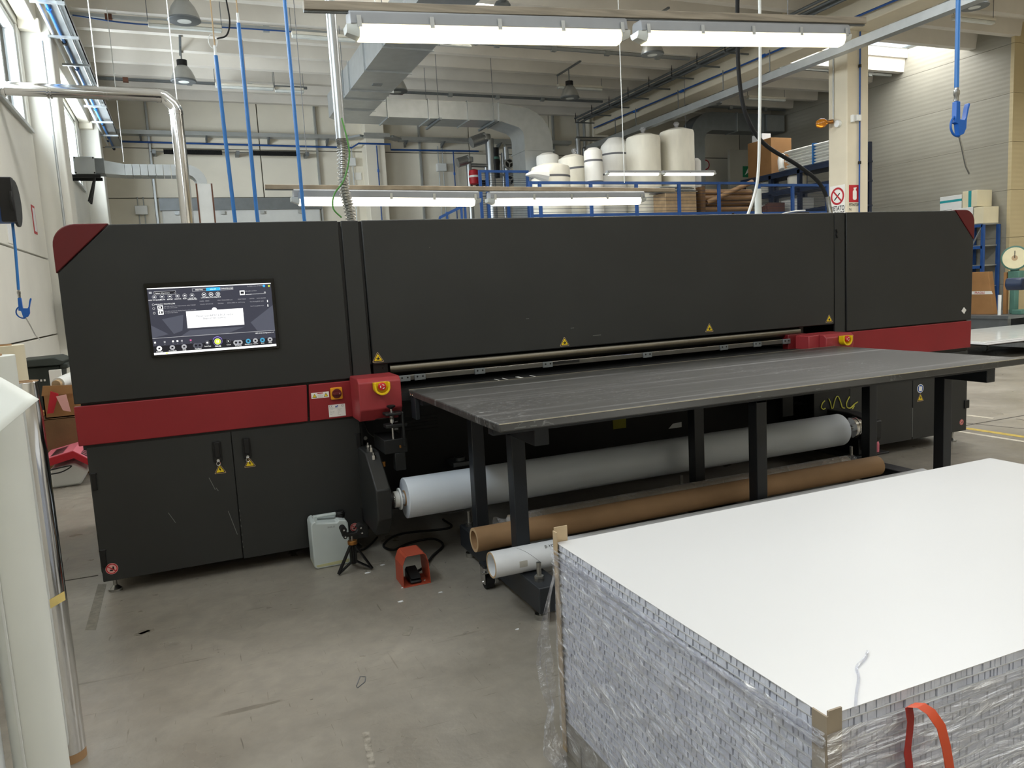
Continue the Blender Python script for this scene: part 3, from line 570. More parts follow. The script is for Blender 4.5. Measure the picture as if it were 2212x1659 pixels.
b.build('warning_plate', ['sticker_white', 'sticker_yellow', 'ink', 'sign_red'], rb2, smooth=False, label='white warning plate with two yellow triangles')
b = MB(); flat(b.slot(0), [(.688, .820), (.783, .820), (.783, .890), (.688, .890)], yb); b.slot(1); ringp(b, .6985, .8815, .0045, .0062, yb-.0006, 12, 60, 300); ringp(b, .7085, .8815, .0045, .0062, yb-.0006, 12, 60, 300); flat(b, [(.7035, .8808), (.708, .8808), (.708, .8822), (.7035, .8822)], yb-.0006)
b.slot(2); text_mesh(b, 'efi', (.7245, yb-.0008, .8735), X_, Z_, .0125, shear=.3, bold=.0005)
b.slot(1); ringp(b, .768, .8805, .0056, .0068, yb-.0006, 18); text_mesh(b, 'ETL', (.768, yb-.0008, .8787), X_, Z_, .0038, 'CENTER')
for i, (t1, t2) in enumerate((('Electronics For Imaging', ''), ('UV flatbed', 'Made in EU'), ('Type', 'Serial no.'), ('Voltage 400 V', '3 ph 50 Hz'), ('Current 32 A', 'Year'), ('Weight', 'kg'), ('', 'IP rating'))):
    if t1: text_mesh(b, t1, (.692, yb-.0008, .868-.0068*i), X_, Z_, .0036)
    if t2: text_mesh(b, t2, (.738, yb-.0008, .868-.0068*i), X_, Z_, .0036)
b.build('rating_plate', ['sticker_white', 'ink_grey', 'sign_blue'], rb2, smooth=False, label='white rating plate')
# ---- feed: roller, hinge rail with clips, belt bed
MB().cyl((1.065, 4.465, 1.059), (4.17, 4.465, 1.059), .035, 28).build('feed_roller', 'dark_roller', P, label='dark steel roller')
MB().box(.97, 1.06, 4.46, 4.60, .98, 1.10).cyl((1.03, 4.458, 1.07), (1.03, 4.452, 1.07), .006, 10).build('roller_bearing', 'black', P, bevel=.003)
MB().box(4.17, 4.22, 4.46, 4.60, .98, 1.10).build('roller_bearing', 'black', P, bevel=.003)
rail = MB().box(1.06, 4.15, 4.405, 4.425, .990, 1.015).build('hinge_rail', 'dark_rail', P, bevel=.002); MB().cyl((1.06, 4.41, 1.018), (4.15, 4.41, 1.018), .0035, 8).build('hinge_pin', 'chrome', rail)
for x in (1.139, 1.232, 1.612, 2.072, 2.814, 3.444, 3.738, 4.004):
    cl = MB().box(x-.034, x+.034, 4.396, 4.406, .986, 1.022).build('hinge_clip', 'galv_dark', rail, bevel=.002)
    for dx in (-.017, .017): MB().cyl((x+dx, 4.3965, 1.008), (x+dx, 4.3945, 1.008), .0055, 10).build('clip_screw', 'black', cl)
MB().box(2.11, 2.30, 4.401, 4.406, 1.001, 1.016).build('rail_scale', 'black', rail)
MB().box(1.05, 4.16, 4.205, 4.86, .90, .945).cyl((1.05, 4.235, .915), (4.16, 4.235, .915), .030, 20).build('feed_belt', 'rubber', P)
for x, w_ in ((1.70, .006), (1.755, .006), (1.845, .02), (1.94, .008)): MB().box(x, x+w_, 4.215, 4.40, .9455, .947).build('belt_tracking_line', 'sticker_white', P)
# ---- stickers on the hood
for x, z in ((.995, 1.135), (2.211, 1.134), (3.343, 1.145), (4.438, 1.138)): tri_sticker('warning_sticker', x, z, .072, Y0-.0225, 'hand', P)
for x, z, l in ((1.95, 1.30, .02), (2.26, 1.22, .025), (2.42, 1.16, .06), (1.35, 1.76, .004)): MB().box(x, x+l, Y0-.0228, Y0-.022, z, z+.003).build('scuff_mark', 'scuff', P)
MB().tube([(4.513, Y0-.02, 1.80), (4.522, Y0-.02, 1.78), (4.515, Y0-.02, 1.76), (4.525, Y0-.02, 1.74)], .006, 6).build('scuff_mark', 'black', P)
# ---- media bay: unwinder arms, bracket with spring clamp, cables
def arm(x0, x1, m='charcoal', top=.625):
    return MB().prism([(4.02, .285), (4.02, .455 if top > .5 else .41), (4.24, top), (4.90, top), (4.90, .18), (4.12, .18)], 'x', x0, x1).build('unwinder_arm', m, P, bevel=.008)
a1 = arm(.838, .920); a2 = arm(4.43, 4.53, 'charcoal_side', .45)
for y, z in ((4.20, .60), (4.25, .635), (4.33, .635)): MB().cyl((.878, y, z-.01), (.878, y, z+.014), .013, 6).cyl((.878, y, z+.014), (.878, y, z+.03), .007, 10).build('hex_bolt', 'chrome', P)
MB().cyl((.93, 4.19, .545), (.93, 4.19, .57), .010, 12).build('grease_nipple', 'brass', P)
for x, z, y in ((.90, .78, 4.5), (.90, .66, 4.5)): MB().cyl((x, y, z), (x, y-.006, z), .011, 14).build('screw_head', 'steel', P)
for x, s in ((.935, 1), (4.425, -1)):      # chuck on the arm
    MB().cyl((x-.02*s, 4.13, .365), (x+.015*s, 4.13, .365), .05, 24).build('chuck_plate', 'black', P)
MB().box(.945, 1.065, 4.13, 4.20, .765, .785).box(.945, 1.035, 4.12, 4.20, .835, .850).box(1.035, 1.048, 4.12, 4.20, .66, .85).box(.93, 1.06, 4.14, 4.40, .62, .70).box(.985, 1.045, 4.14, 4.20, .52, .62).build('clamp_bracket', 'charcoal_side', P, bevel=.004)
MB().cyl((.985, 4.15, .655), (.985, 4.15, .885), .006, 12).cyl((.985, 4.15, .795), (.985, 4.15, .812), .014, 12).build('clamp_bolt', 'chrome', P)
MB().tube([(.985+.012*math.cos(t), 4.15+.012*math.sin(t), .812+.0035*t/ (2*PI)*1.9) for t in [i*PI/5 for i in range(64)]], .0022, 5).build('clamp_spring', 'steel', P)
MB().lathe([(.008, -.012), (.011, -.008), (.024, 0), (.025, .006), (.018, .01), (.004, .012)], (.985, 4.15, .882), n=20).build('clamp_knob', 'black', P)
MB().box(1.012, 1.02, 4.125, 4.14, .650, .664).build('lock_tab', 'brass', P)
MB().tube(spline([(.90, 4.5, .77), (.91, 4.42, .70), (.97, 4.35, .672), (1.05, 4.3, .69)], 6), .004, 6).build('sensor_cable', 'rubber', P)
MB().tube(spline([(.88, 4.3, .79), (.95, 4.2, .815), (1.03, 4.2, .80)], 6), .003, 6).build('sensor_cable', 'rubber', P)
for i in range(7): MB().box(1.16, 1.185, 4.84, 4.862, .40+.045*i, .412+.045*i).build('vent_slot', 'steel', P)
for i in range(5): MB().box(1.22, 1.46, 4.852, 4.862, .60+.022*i, .608+.022*i).build('louvre', 'charcoal_side', P)
MB().box(1.50, 1.62, 4.70, 4.86, .355, .385).cyl((1.56, 4.75, .385), (1.56, 4.75, .41), .035, 18).build('dancer_stop', 'galv_dark', P, bevel=.004)
mat('sticker_dim', '8a8522', .6)
MB().box(2.79, 2.90, 4.853, 4.862, .43, .505).build('caution_label', 'sticker_dim', P)
MB().add([(3.27, 4.855, .375), (3.39, 4.855, .375), (3.39, 4.855, .415), (3.31, 4.855, .41)], [(0, 1, 2, 3)]).build('paper_label', 'paper_white', P)
MB().box(4.06, 4.165, 4.51, 4.56, .42, .80).build('cable_duct', 'charcoal_side', P, bevel=.004)
for x, z in ((4.62, .42), (4.66, .37), (4.72, .375)): MB().cyl((x, Y0, z), (x, Y0-.018, z), .007, 10).build('screw_head', 'steel', P)
no_sign('prohibition_sticker', 4.47, .235, .022, 4.115, P)
MB().box(4.41, 4.55, 4.12, 4.5, .151, .27).build('arm_foot', 'black', P, bevel=.005)
# CNC written by hand in yellow pen
b = MB()
yy = Y0-.016
def pen(pts): b.tube([(x, yy, z) for x, z in [tuple(p)[:2] for p in spline([(u, v, 0) for u, v in pts], 6)]], .0045, 5)
pen([(4.40, .52), (4.375, .50), (4.365, .47), (4.385, .455), (4.405, .46)]); pen([(4.44, .53), (4.455, .50), (4.475, .445), (4.505, .52), (4.53, .54), (4.555, .50), (4.575, .45), (4.60, .44)]); pen([(4.65, .525), (4.62, .48), (4.625, .445), (4.66, .435), (4.70, .46), (4.735, .475)]); pen([(4.68, .425), (4.70, .45)])
b.build('pen_lettering', 'pen_yellow', P, label='CNC handwritten in yellow')
MB().box(4.32, 4.68, 4.09, 4.46, .135, .150).build('lower_tray', 'charcoal_side', P, bevel=.003); MB().box(4.30, 4.66, Y0-.010, Y0+.01, .16, .80).build('bay_side_panel', 'charcoal_side', P, bevel=.003)
# tools standing in the bay: oiler with funnel top
t = thing('oil_bottle', 'small pink oil bottle with yellow funnel spout below the printer', 'bottle', (4.60, 4.135, .151))
# ---- media roll on its spindle
ry, rz, rr_ = 4.13, .362, .114
t2 = thing('media_roll', 'wide white media roll on a chrome spindle under the printer', 'media roll', (2.6, ry, rz-rr_))
MB().pipe((1.02, ry, rz), (4.23, ry, rz), rr_, .043, 40).build('media_web', 'media_white', t2, bevel=.002)
MB().pipe((1.015, ry, rz), (4.235, ry, rz), .044, .038, 24).build('core', 'kraft', t2)
MB().cyl((.925, ry, rz), (4.42, ry, rz), .026, 20).cyl((.93, ry, rz), (.965, ry, rz), .036, 16).cyl((1.0, ry, rz), (1.03, ry, rz), .0385, 20).build('spindle', 'chrome', t2)
MB().cyl((.957, ry, rz), (.985, ry, rz), .046, 24).cyl((.985, ry, rz), (.995, ry, rz), .062, 28).build('spindle_flange', 'white_plastic', t2, bevel=.003)
MB().cyl((4.33, ry, rz), (4.36, ry, rz), .075, 28).pipe((4.36, ry, rz), (4.375, ry, rz), .078, .06, 28).cyl((4.375, ry, rz), (4.42, ry, rz), .058, 24).build('end_chuck', 'chrome', t2)
# bottle parts
MB().lathe([(.02, 0), (.021, .06), (.016, .075), (.006, .085)], (4.60, 4.135, .151), n=16).build('bottle_body', 'pink', t)
MB().lathe([(.005, 0), (.006, .05), (.004, .08)], (4.60, 4.135, .236), n=10).build('spout', 'white_plastic', t)
MB().lathe([(.005, 0), (.01, .01), (.024, .035)], (4.60, 4.135, .311), n=14).build('funnel', 'yellow', t)
# ================================================================== OUTFEED TABLE
TX0, TX1, TY0, TY1, TZ = 1.105, 4.265, 2.83, 4.20, .96
T_ = thing('outfeed_table', 'large dark steel table with a scuffed grey top in front of the printer', 'table', ((TX0+TX1)/2, 3.5, 0))
top = MB().box(TX0, TX1, TY0, TY1, TZ-.036, TZ).build('tabletop', 'tabletop', T_, bevel=.006)
mat('bare_edge', 'b8b2a0', .35, .8, .1, 30)
MB().box(TX0, TX1, TY1-.006, TY1+.002, TZ-.004, TZ+.001).build('worn_edge', 'bare_edge', top); MB().box(TX0, TX1, TY0-.001, TY0+.003, TZ-.003, TZ+.0006).build('worn_edge', 'bare_edge', top)
for y in (TY0+.06, TY0+.14): MB().cyl((TX0-.002, y, TZ-.02), (TX0+.001, y, TZ-.02), .006, 10).build('rivet', 'steel', top)
for x, l in ((1.17, .05), (1.24, .03), (1.9, .012), (2.4, .02), (2.75, .03)): MB().box(x, x+l, TY0-.0015, TY0, TZ-.026, TZ-.022).build('chip', 'scuff', top)
MB().box(TX0+.005, TX0+.03, 4.10, 4.19, .80, TZ-.036).build('fixing_plate', 'table_steel', T_, bevel=.003)
for y in (4.13, 4.17): MB().lathe([(.011, 0), (.011, .004), (.006, .008)], (TX0+.005, y, .935), (-1, 0, 0), 14).build('dome_bolt', 'chrome', T_)
MB().box(TX0+.03, TX1-.03, 2.98, 3.04, TZ-.075, TZ-.036).build('frame_rail', 'table_steel', T_); MB().box(TX0+.03, TX1-.03, 4.04, 4.10, TZ-.075, TZ-.036).build('frame_rail', 'table_steel', T_)
def castor(x, y, parent, zt):
    c = MB().box(x-.028, x+.028, y-.035, y+.035, zt-.006, zt).box(x-.03, x-.024, y-.03, y+.03, .03, zt-.006).box(x+.024, x+.03, y-.03, y+.03, .03, zt-.006).cyl((x-.035, y, .036), (x+.035, y, .036), .006, 10).box(x-.045, x-.02, y-.045, y-.03, zt-.03, zt-.018).build('castor_fork', 'chrome', parent, bevel=.002)
    MB().cyl((x-.02, y, .036), (x+.02, y, .036), .036, 24).build('castor_wheel', 'rubber', c)
for lx in (1.368, 2.80, 4.23):
    for y in (3.305, 3.862): MB().box(lx-.035, lx+.035, y-.035, y+.035, .178, TZ-.13).build('leg', 'table_steel', T_, bevel=.004)
    MB().box(lx-.035, lx+.035, 3.27 if 2 < lx < 4 else 3.0, 4.13, TZ-.150, TZ-.07).build('crossbeam', 'table_steel', T_, bevel=.004)
    MB().box(lx-.06, lx+.06, 2.98, 4.06, .055, .178).build('foot_bar', 'table_steel', T_, bevel=.006)
    for y in (3.06, 4.0):
        MB().cyl((lx-.02, y, .02), (lx-.02, y, .265), .011, 14).cyl((lx-.02, y, .178), (lx-.02, y, .190), .022, 6).cyl((lx-.02, y, .192), (lx-.02, y, .203), .022, 6).cyl((lx-.02, y, 0), (lx-.02, y, .025), .03, 18).build('levelling_bolt', 'steel', T_)
    castor(lx-.10, 3.52, T_, .12); castor(lx+.10, 3.10, T_, .12)
    MB().box(lx-.13, lx-.06, 3.48, 3.56, .118, .13).build('castor_plate', 'table_steel', T_); MB().box(lx+.06, lx+.13, 3.06, 3.14, .118, .13).build('castor_plate', 'table_steel', T_)
# ---- tubes lying across the foot bars
bt = thing('cardboard_tube', 'thick brown cardboard tube lying across the table feet', 'tube', (2.6, 3.575, .18))
MB().pipe((1.225, 3.575, .242), (3.985, 3.575, .242), .062, .047, 36).build('tube_wall', 'kraft', bt)
MB().pipe((1.2235, 3.575, .242), (1.226, 3.575, .242), .0615, .0475, 36).build('cut_end', 'tan', bt)
wt = thing('white_tube', 'white paper covered tube lying in front of the table legs', 'tube', (2.6, 3.215, .178))
MB().pipe((1.175, 3.205, .239), (3.95, 3.205, .239), .061, .052, 36).build('tube_wall', 'paper_white', wt)
MB().pipe((1.173, 3.205, .239), (1.176, 3.205, .239), .0605, .0525, 36).build('cut_end', 'tan', wt)
b = MB()
for x in (1.30, 1.50): b.tube([(x+.10*t/12, 3.205-.0612*math.sin(.2+1.6*t/12), .239+.0612*math.cos(.2+1.6*t/12)) for t in range(13)], .0008, 4)
b.build('spiral_seam', 'ink_grey', wt, kind='stuff')
b = MB(); a = .75
text_mesh(b, 'B-YOK', (1.43, 3.205-.0618*math.sin(a), .239+.0618*math.cos(a)), X_, Vector((0, math.cos(a), math.sin(a))), .016, shear=.1); b.build('printed_mark', 'ink', wt, smooth=False)
mat('tape_on_paper', 'bdbab0', .5); MB().add([(1.29+.04*i, 3.205-.0616*math.sin(t), .239+.0616*math.cos(t)) for t in (1.35, 1.5, 1.7, 1.85) for i in (0, 1)], [(0, 1, 3, 2), (2, 3, 5, 4), (4, 5, 7, 6)]).build('tape_patch', 'tape_on_paper', wt)
ct = thing('wrapped_tube', 'grey tube in a clear plastic bag behind the brown tube', 'tube', (2.7, 3.91, .18))
MB().cyl((1.50, 3.765, .230), (3.92, 3.765, .230), .048, 28).build('tube_wall', 'kraft_grey', ct)
pts = [(1.42+.03*i, 3.765, .231) for i in range(5)]+[(3.92+.02*i, 3.765, .231) for i in range(4)]
MB().tube(pts, .05, 20, rf=lambda i: (.051, .036, .028, .045, .0505, .0505, .048, .03, .045)[i], caps=False).build('plastic_bag', 'bag_film', ct)
wr_ = thing('white_paper_roll', 'white roll lying on the floor beyond the board stack', 'paper roll', (4.75, 2.68, 0))
MB().pipe((4.25, 2.68, .06), (5.02, 2.68, .06), .06, .03, 32).build('paper', 'roll_white', wr_); MB().pipe((4.24, 2.68, .06), (5.03, 2.68, .06), .03, .026, 20).build('core', 'kraft', wr_)
# ================================================================== THINGS ON THE FLOOR IN FRONT OF THE PRINTER
jc = thing('jerrycan', 'translucent white jerrycan with black cap beside the printer door', 'jerrycan', (.612, 4.335, 0))
prof = [(.515, .015)]+arc(.530, .245, .018, 180, 90, 4)+[(.56, .282), (.70, .270)]+arc(.695, .245, .020, 60, 0, 4)+[(.715, .012), (.705, 0), (.525, 0)]
MB().prism([(.512, .02), (.520, .004), (.535, 0), (.700, 0), (.712, .006), (.717, .02), (.717, .235), (.709, .250), (.690, .258), (.665, .262), (.655, .250), (.545, .262), (.540, .275), (.520, .268), (.512, .25)], 'y', 4.255, 4.41).build('container', 'canister', jc, bevel=.014)
MB().box(.545, .67, 4.318, 4.345, .272, .288).box(.535, .56, 4.318, 4.345, .255, .288).build('grip', 'canister', jc, bevel=.006)
MB().cyl((.688, 4.33, .255), (.688, 4.33, .292), .026, 20).cyl((.688, 4.33, .275), (.688, 4.33, .285), .029, 20).build('cap', 'black', jc, bevel=.003)
MB().prism([(.5115, .019), (.5195, .0035), (.535, -.0001), (.700, -.0001), (.7125, .0055), (.7175, .02), (.7175, .042), (.5115, .034)], 'y', 4.2545, 4.4105).build('liquid', 'fluid', jc, bevel=.012)
b = MB(); text_mesh(b, '30.05.22', (.60, 4.2540, .225), X_, Z_, .009); b.build('printed_date', 'ink_grey', jc, smooth=False)
st = thing('roller_stand', 'black folding roller stand with a brass ring beside the jerrycan', 'stand', (.71, 4.13, 0))
fx, fy = .71, 4.13
for a in (200, -25, 85):
    c, s_ = math.cos(math.radians(a)), math.sin(math.radians(a)); M4 = Matrix(((c, 0, 0, fx), (s_, 0, 0, fy), (0, 1, 0, 0), (0, 0, 0, 1)))
    out = [(.008, .145), (.020, .145), (.105, .004), (.098, 0), (.008, .055)]; q = MB(); n = Vector((-s_, c, 0))*.003
    def L3(u, v, k): return Vector((fx+c*u, fy+s_*u, v))+n*k
    inn_ = [(.022, .112), (.066, .038), (.022, .062)]
    # fin with a triangular hole: three bars
    q.bar(L3(.014, .145, 0), L3(.10, .008, 0), .006, .022, up=n); q.bar(L3(.10, .008, 0), L3(.012, .055, 0), .006, .018, up=n); q.bar(L3(.014, .145, 0), L3(.014, .045, 0), .006, .022, up=n)
    q.build('leg_fin', 'black', st)
MB().cyl((fx, fy, .04), (fx, fy, .15), .010, 14).build('tube', 'black', st); MB().cyl((fx, fy, .150), (fx, fy, .172), .026, 24).build('brass_ring', 'brass', st, bevel=.003)
MB().cyl((fx, fy, .172), (fx, fy, .20), .006, 12).build('screw', 'steel', st)
MB().prism([(fx-.05, .20), (fx+.05, .20), (fx+.055, .225), (fx+.035, .235), (fx+.022, .218), (fx-.022, .218), (fx-.035, .245), (fx-.06, .235)], 'y', fy-.018, fy+.018).build('yoke', 'black', st, bevel=.003)
for x, z in ((fx-.045, .245), (fx+.048, .242), (fx-.04, .205), (fx+.052, .212)):
    r = MB().cyl((x, fy-.028, z), (x, fy+.028, z), .017 if z > .23 else .011, 18).build('roller', 'rubber', st); MB().cyl((x, fy-.031, z), (x, fy-.028, z), .005, 10).build('axle', 'chrome', r)
pd = thing('foot_pedal', 'black foot switch inside an orange red steel guard', 'pedal', (.957, 3.81, 0))
o_ = [(.882, 0), (.884, .118), (.900, .158), (.912, .166), (1.000, .166), (1.012, .158), (1.024, .118), (1.030, 0)]; i_ = [(1.026, .004), (1.020, .117), (1.008, .155), (.999, .162), (.913, .162), (.904, .155), (.888, .117), (.886, .004)]
q = MB(); n_ = len(o_); y0_, y1_ = 3.735, 3.885
io = list(reversed(i_))
for k in range(n_-1): q.prism([o_[k], o_[k+1], io[k+1], io[k]], 'y', y0_ if k < n_ else y0_, y1_)
q.box(.882, 1.030, y0_, y1_, 0, .004); q.build('guard', 'coral_paint', pd, bevel=.0015)
MB().prism([(3.75, .006), (3.75, .02), (3.78, .038), (3.85, .062), (3.865, .058), (3.865, .006)], 'x', .925, .985).build('switch_body', 'black', pd, bevel=.006)
MB().prism([(3.745, .034), (3.765, .046), (3.85, .070), (3.855, .064), (3.77, .038)], 'x', .928, .982).build('treadle', 'rubber', pd, bevel=.003); MB().cyl((.997, 3.745, .02), (.997, 3.738, .02), .004, 8).build('screw', 'chrome', pd)
MB().tube(spline([(.985, 3.85, .03), (1.05, 3.93, .02), (1.15, 4.10, .010), (1.26, 4.25, .008), (1.24, 4.40, .008), (1.10, 4.40, .008), (.98, 4.33, .008), (.95, 4.45, .008), (1.1, 4.6, .008), (1.40, 4.55, .008), (1.42, 4.75, .008)], 8), .007, 8).build('cable', 'rubber', pd)
MB().tube(spline([(.95, 4.62, .007), (.88, 4.50, .007), (.80, 4.42, .007), (.72, 4.44, .007), (.6, 4.6, .007)], 8), .006, 6).thing('floor_cable', 'rubber', 'thin black cable curving over the floor under the printer', 'cable')
MB().tube(spline([(1.25, 4.28, .20), (1.35, 4.27, .19), (1.5, 4.30, .20), (1.62, 4.36, .22)], 6), .0025, 5).build('hanging_wire', 'ink_grey', P)
# floor marks: tape remains, paint chips and paper scraps
def patch(pts, m, h=.001):
    c = MB(); c.prism([(p[0], p[1]) for p in pts], 'z', .0002, h); return c
def tape(px, m, name='tape_residue'): patch([g(*p) for p in px], m).build(name, m, fl, smooth=False)
mat('tape_dark', '7a756a', .6, 0, .15, 40); mat('tape_old', '6a645a', .7, 0, .5, 45, color2='9a9488')
tape([(212, 1262), (230, 1262), (207, 1361), (184, 1361)], 'tape_dark'); tape([(868, 1372), (880, 1352), (893, 1354), (884, 1374)], 'tape_dark'); tape([(782, 1582), (798, 1580), (812, 1659), (797, 1662)], 'tape_old')
mat('paint_chip', 'c9c4ba', .7)
tape([(288, 1372), (305, 1362), (332, 1358), (335, 1362), (318, 1368), (296, 1374)], 'tape_dark', 'floor_chip'); tape([(298, 1369), (320, 1361), (326, 1363), (305, 1371)], 'paint_chip', 'floor_chip')
q = MB(); q.tube([Vector((p.x, p.y, .0015)) for p in [g(*c) for c in ((770, 1482), (778, 1462), (790, 1463), (788, 1474), (772, 1487), (770, 1482))]], .0022, 4); q.build('pen_outline', 'ink_grey', fl)
for i, (px, py) in enumerate(((888, 1152), (826, 1221), (793, 1238), (870, 1270), (952, 1280), (866, 1300), (1118, 1360))):
    c = g(px, py); r = .008+.003*(i % 3)
    MB().prism([(c.x+r*math.cos(a)*(1+.5*math.sin(3*a+i)), c.y+r*.6*math.sin(a)) for a in [2*PI*k/7 for k in range(7)]], 'z', .0005, .003).thing('paper_scrap', 'paper_white', 'tiny torn white paper scrap on the concrete floor', 'paper scrap', 'paper scraps on the floor', smooth=False)
# ================================================================== STACK OF HONEYCOMB BOARDS
SX0_, SX1_, SY0_, SY1_, SB, ST = .985, 2.955, .990, 2.090, .125, .708
NB = 28; th = (ST-SB)/NB
def board_core(seed):
    rnd = random.Random(seed); q = MB(); t = th
    q.slot(1); q.box(SX0_+.012, SX1_-.012, SY0_+.012, SY1_-.012, .0016, t-.0016); q.slot(0)
    y = SY0_
    while y < SY1_-.012:                       # cells on the long face toward the machine aisle (x = SX0)
        w_ = rnd.uniform(.010, .019); d = rnd.uniform(0, .004); sk = rnd.uniform(-.003, .003)
        q.add([(SX0_+d, y+.0010, .0018), (SX0_+d, y+w_, .0018), (SX0_+d+rnd.uniform(-.001, .002), y+w_+sk, t-.0018), (SX0_+d, y+.0010+sk, t-.0018), (SX0_+.013, y+.001, .0018), (SX0_+.013, y+w_, .0018), (SX0_+.013, y+w_+sk, t-.0018), (SX0_+.013, y+.001+sk, t-.0018)], [(0, 3, 2, 1), (1, 2, 6, 5), (0, 4, 7, 3)]); y += w_+rnd.uniform(.0004, .0018)
    x = SX0_
    while x < SX1_-.012:                       # finer cells on the end face
        w_ = rnd.uniform(.006, .017); d = rnd.uniform(0, .005)
        q.add([(x+.0008, SY0_+d, .0018), (x+w_, SY0_+d, .0018), (x+w_, SY0_+d, t-.0018), (x+.0008, SY0_+d, t-.0018), (x+.0008, SY0_+.013, .0018), (x+w_, SY0_+.013, .0018), (x+w_, SY0_+.013, t-.0018), (x+.0008, SY0_+.013, t-.0018)], [(0, 1, 2, 3), (1, 5, 6, 2), (0, 3, 7, 4)]); x += w_+rnd.uniform(.0003, .0012)
    return q.mesh(['cell_paper', 'cell_dark'], Vector((SX0_, SY0_, 0)), False, 'honeycomb_core')
cores = [board_core(k) for k in range(5)]
q = MB(); q.box(SX0_, SX1_, SY0_, SY1_, 0, .0016); l0 = q.mesh('white_board', Vector((SX0_, SY0_, 0)), False, 'liner'); q = MB(); q.box(SX0_, SX1_, SY0_, SY1_, th-.0016, th-.0001); l1 = q.mesh('white_board', Vector((SX0_, SY0_, 0)), False, 'liner')
for i in range(NB):
    e = bpy.data.objects.new('honeycomb_board', None); COL.objects.link(e); e.empty_display_size = .05
    e.location = (SX0_+random.uniform(-.002, .003), SY0_+random.uniform(-.002, .003), SB+th*i); e['category'] = 'board'
    e['group'] = 'honeycomb boards in the wrapped stack'; e['label'] = 'white honeycomb board packed inside the film wrapped stack'
    if i == NB-1: e['label'] = 'topmost white board of the film wrapped stack, its smooth face showing'
    for nm, me in (('honeycomb_core', cores[i % 5]), ('bottom_liner', l0), ('top_liner', l1)):
        o = bpy.data.objects.new(nm, me); COL.objects.link(o); o.parent = e
pl = thing('paper_pallet', 'grey honeycomb paper pallet under the wrapped boards', 'pallet', (1.97, 1.54, 0))
mat('grey_card', '8b867c', .85, 0, .12, 20, .08, 60)
MB().box(SX0_, SX1_, SY0_, SY1_, .085, .124).build('deck', 'grey_card', pl, bevel=.002)
for x in (SX0_, 1.90, SX1_-.12):
    for y in (SY0_, 1.49, SY1_-.10): MB().box(x, x+.12, y, y+.10, 0, .085).build('block', 'grey_card', pl, bevel=.002)
MB().box(SX0_+.004, SX0_+.012, SY0_, SY1_, .012, .085).build('side_board', 'grey_card', pl); MB().box(SX0_, SX1_, SY0_+.004, SY0_+.012, .012, .085).build('side_board', 'grey_card', pl)
def corner(cx, cy, sx, sy, z1, lab, w1=.032, w2=.032):
    o = MB().box(min(cx, cx+sx*w1), max(cx, cx+sx*w1), min(cy, cy-sy*.004), max(cy, cy-sy*.004), .02, z1).box(min(cx, cx-sx*.004), max(cx, cx-sx*.004), min(cy-sy*.004, cy+sy*w2), max(cy-sy*.004, cy+sy*w2), .02, z1-.01)
    return o.thing('edge_protector', 'kraft_grey', lab, 'edge protector', 'card edge protectors on the board stack')
mat('card_angle', 'b49f80', .85, 0, .12, 12, .1, 50)
c1 = corner(SX0_-.004, SY1_+.004, 1, -1, .755, 'tan card edge protector rising above the stack corner nearest the printer', .045, .02); c1.data.materials[0] = MATS['card_angle']
c2 = corner(SX0_-.004, SY0_-.004, 1, 1, .722, 'frayed grey card edge protector under film at the stack corner'); 
# stretch film: wavy skin round the two visible faces, plus a loose tail
def skin(P0, P1, z0, z1, nx, nz, nrm, amp, seed):
    rnd = random.Random(seed); ph = [rnd.uniform(0, 6) for _ in range(6)]; q = MB(); vs = []
    for j in range(nz+1):
        for i in range(nx+1):
            u, v = i/nx, j/nz; p = Vector(P0)*(1-u)+Vector(P1)*u
            dsp = amp*(.5+.25*math.sin(14*u+5*v+ph[0])+.25*math.sin(31*v+6*u+ph[1])+.2*math.sin(23*u-17*v+ph[2])); zt = z1-(.018*math.sin(9*u+ph[3])**2+.01*math.sin(23*u+ph[4])**2)*(1 if j == nz else 0)
            vs.append((p.x+nrm[0]*dsp, p.y+nrm[1]*dsp, z0+(zt-z0)*v))
    q.add(vs, [(j*(nx+1)+i, j*(nx+1)+i+1, (j+1)*(nx+1)+i+1, (j+1)*(nx+1)+i) for j in range(nz) for i in range(nx)]); return q
fw = thing('stretch_film', 'clear crinkled stretch film wrapped round the board stack', 'film', (1.97, 1.54, 0))
skin((SX0_-.010, SY1_+.008, 0), (SX0_-.010, SY0_-.010, 0), .04, .690, 60, 30, (-1, 0), .006, 1).build('side_film', 'stretch_film', fw)
film('stretch_film_hazy', base=.34, wrinkle=.9, scale=6, stretch=(1.0, 1, 4.0), rough=.22)
skin((SX0_-.010, SY0_-.010, 0), (SX1_, SY0_-.010, 0), .04, .694, 70, 24, (0, -1), .006, 2).build('end_film', 'stretch_film_hazy', fw)
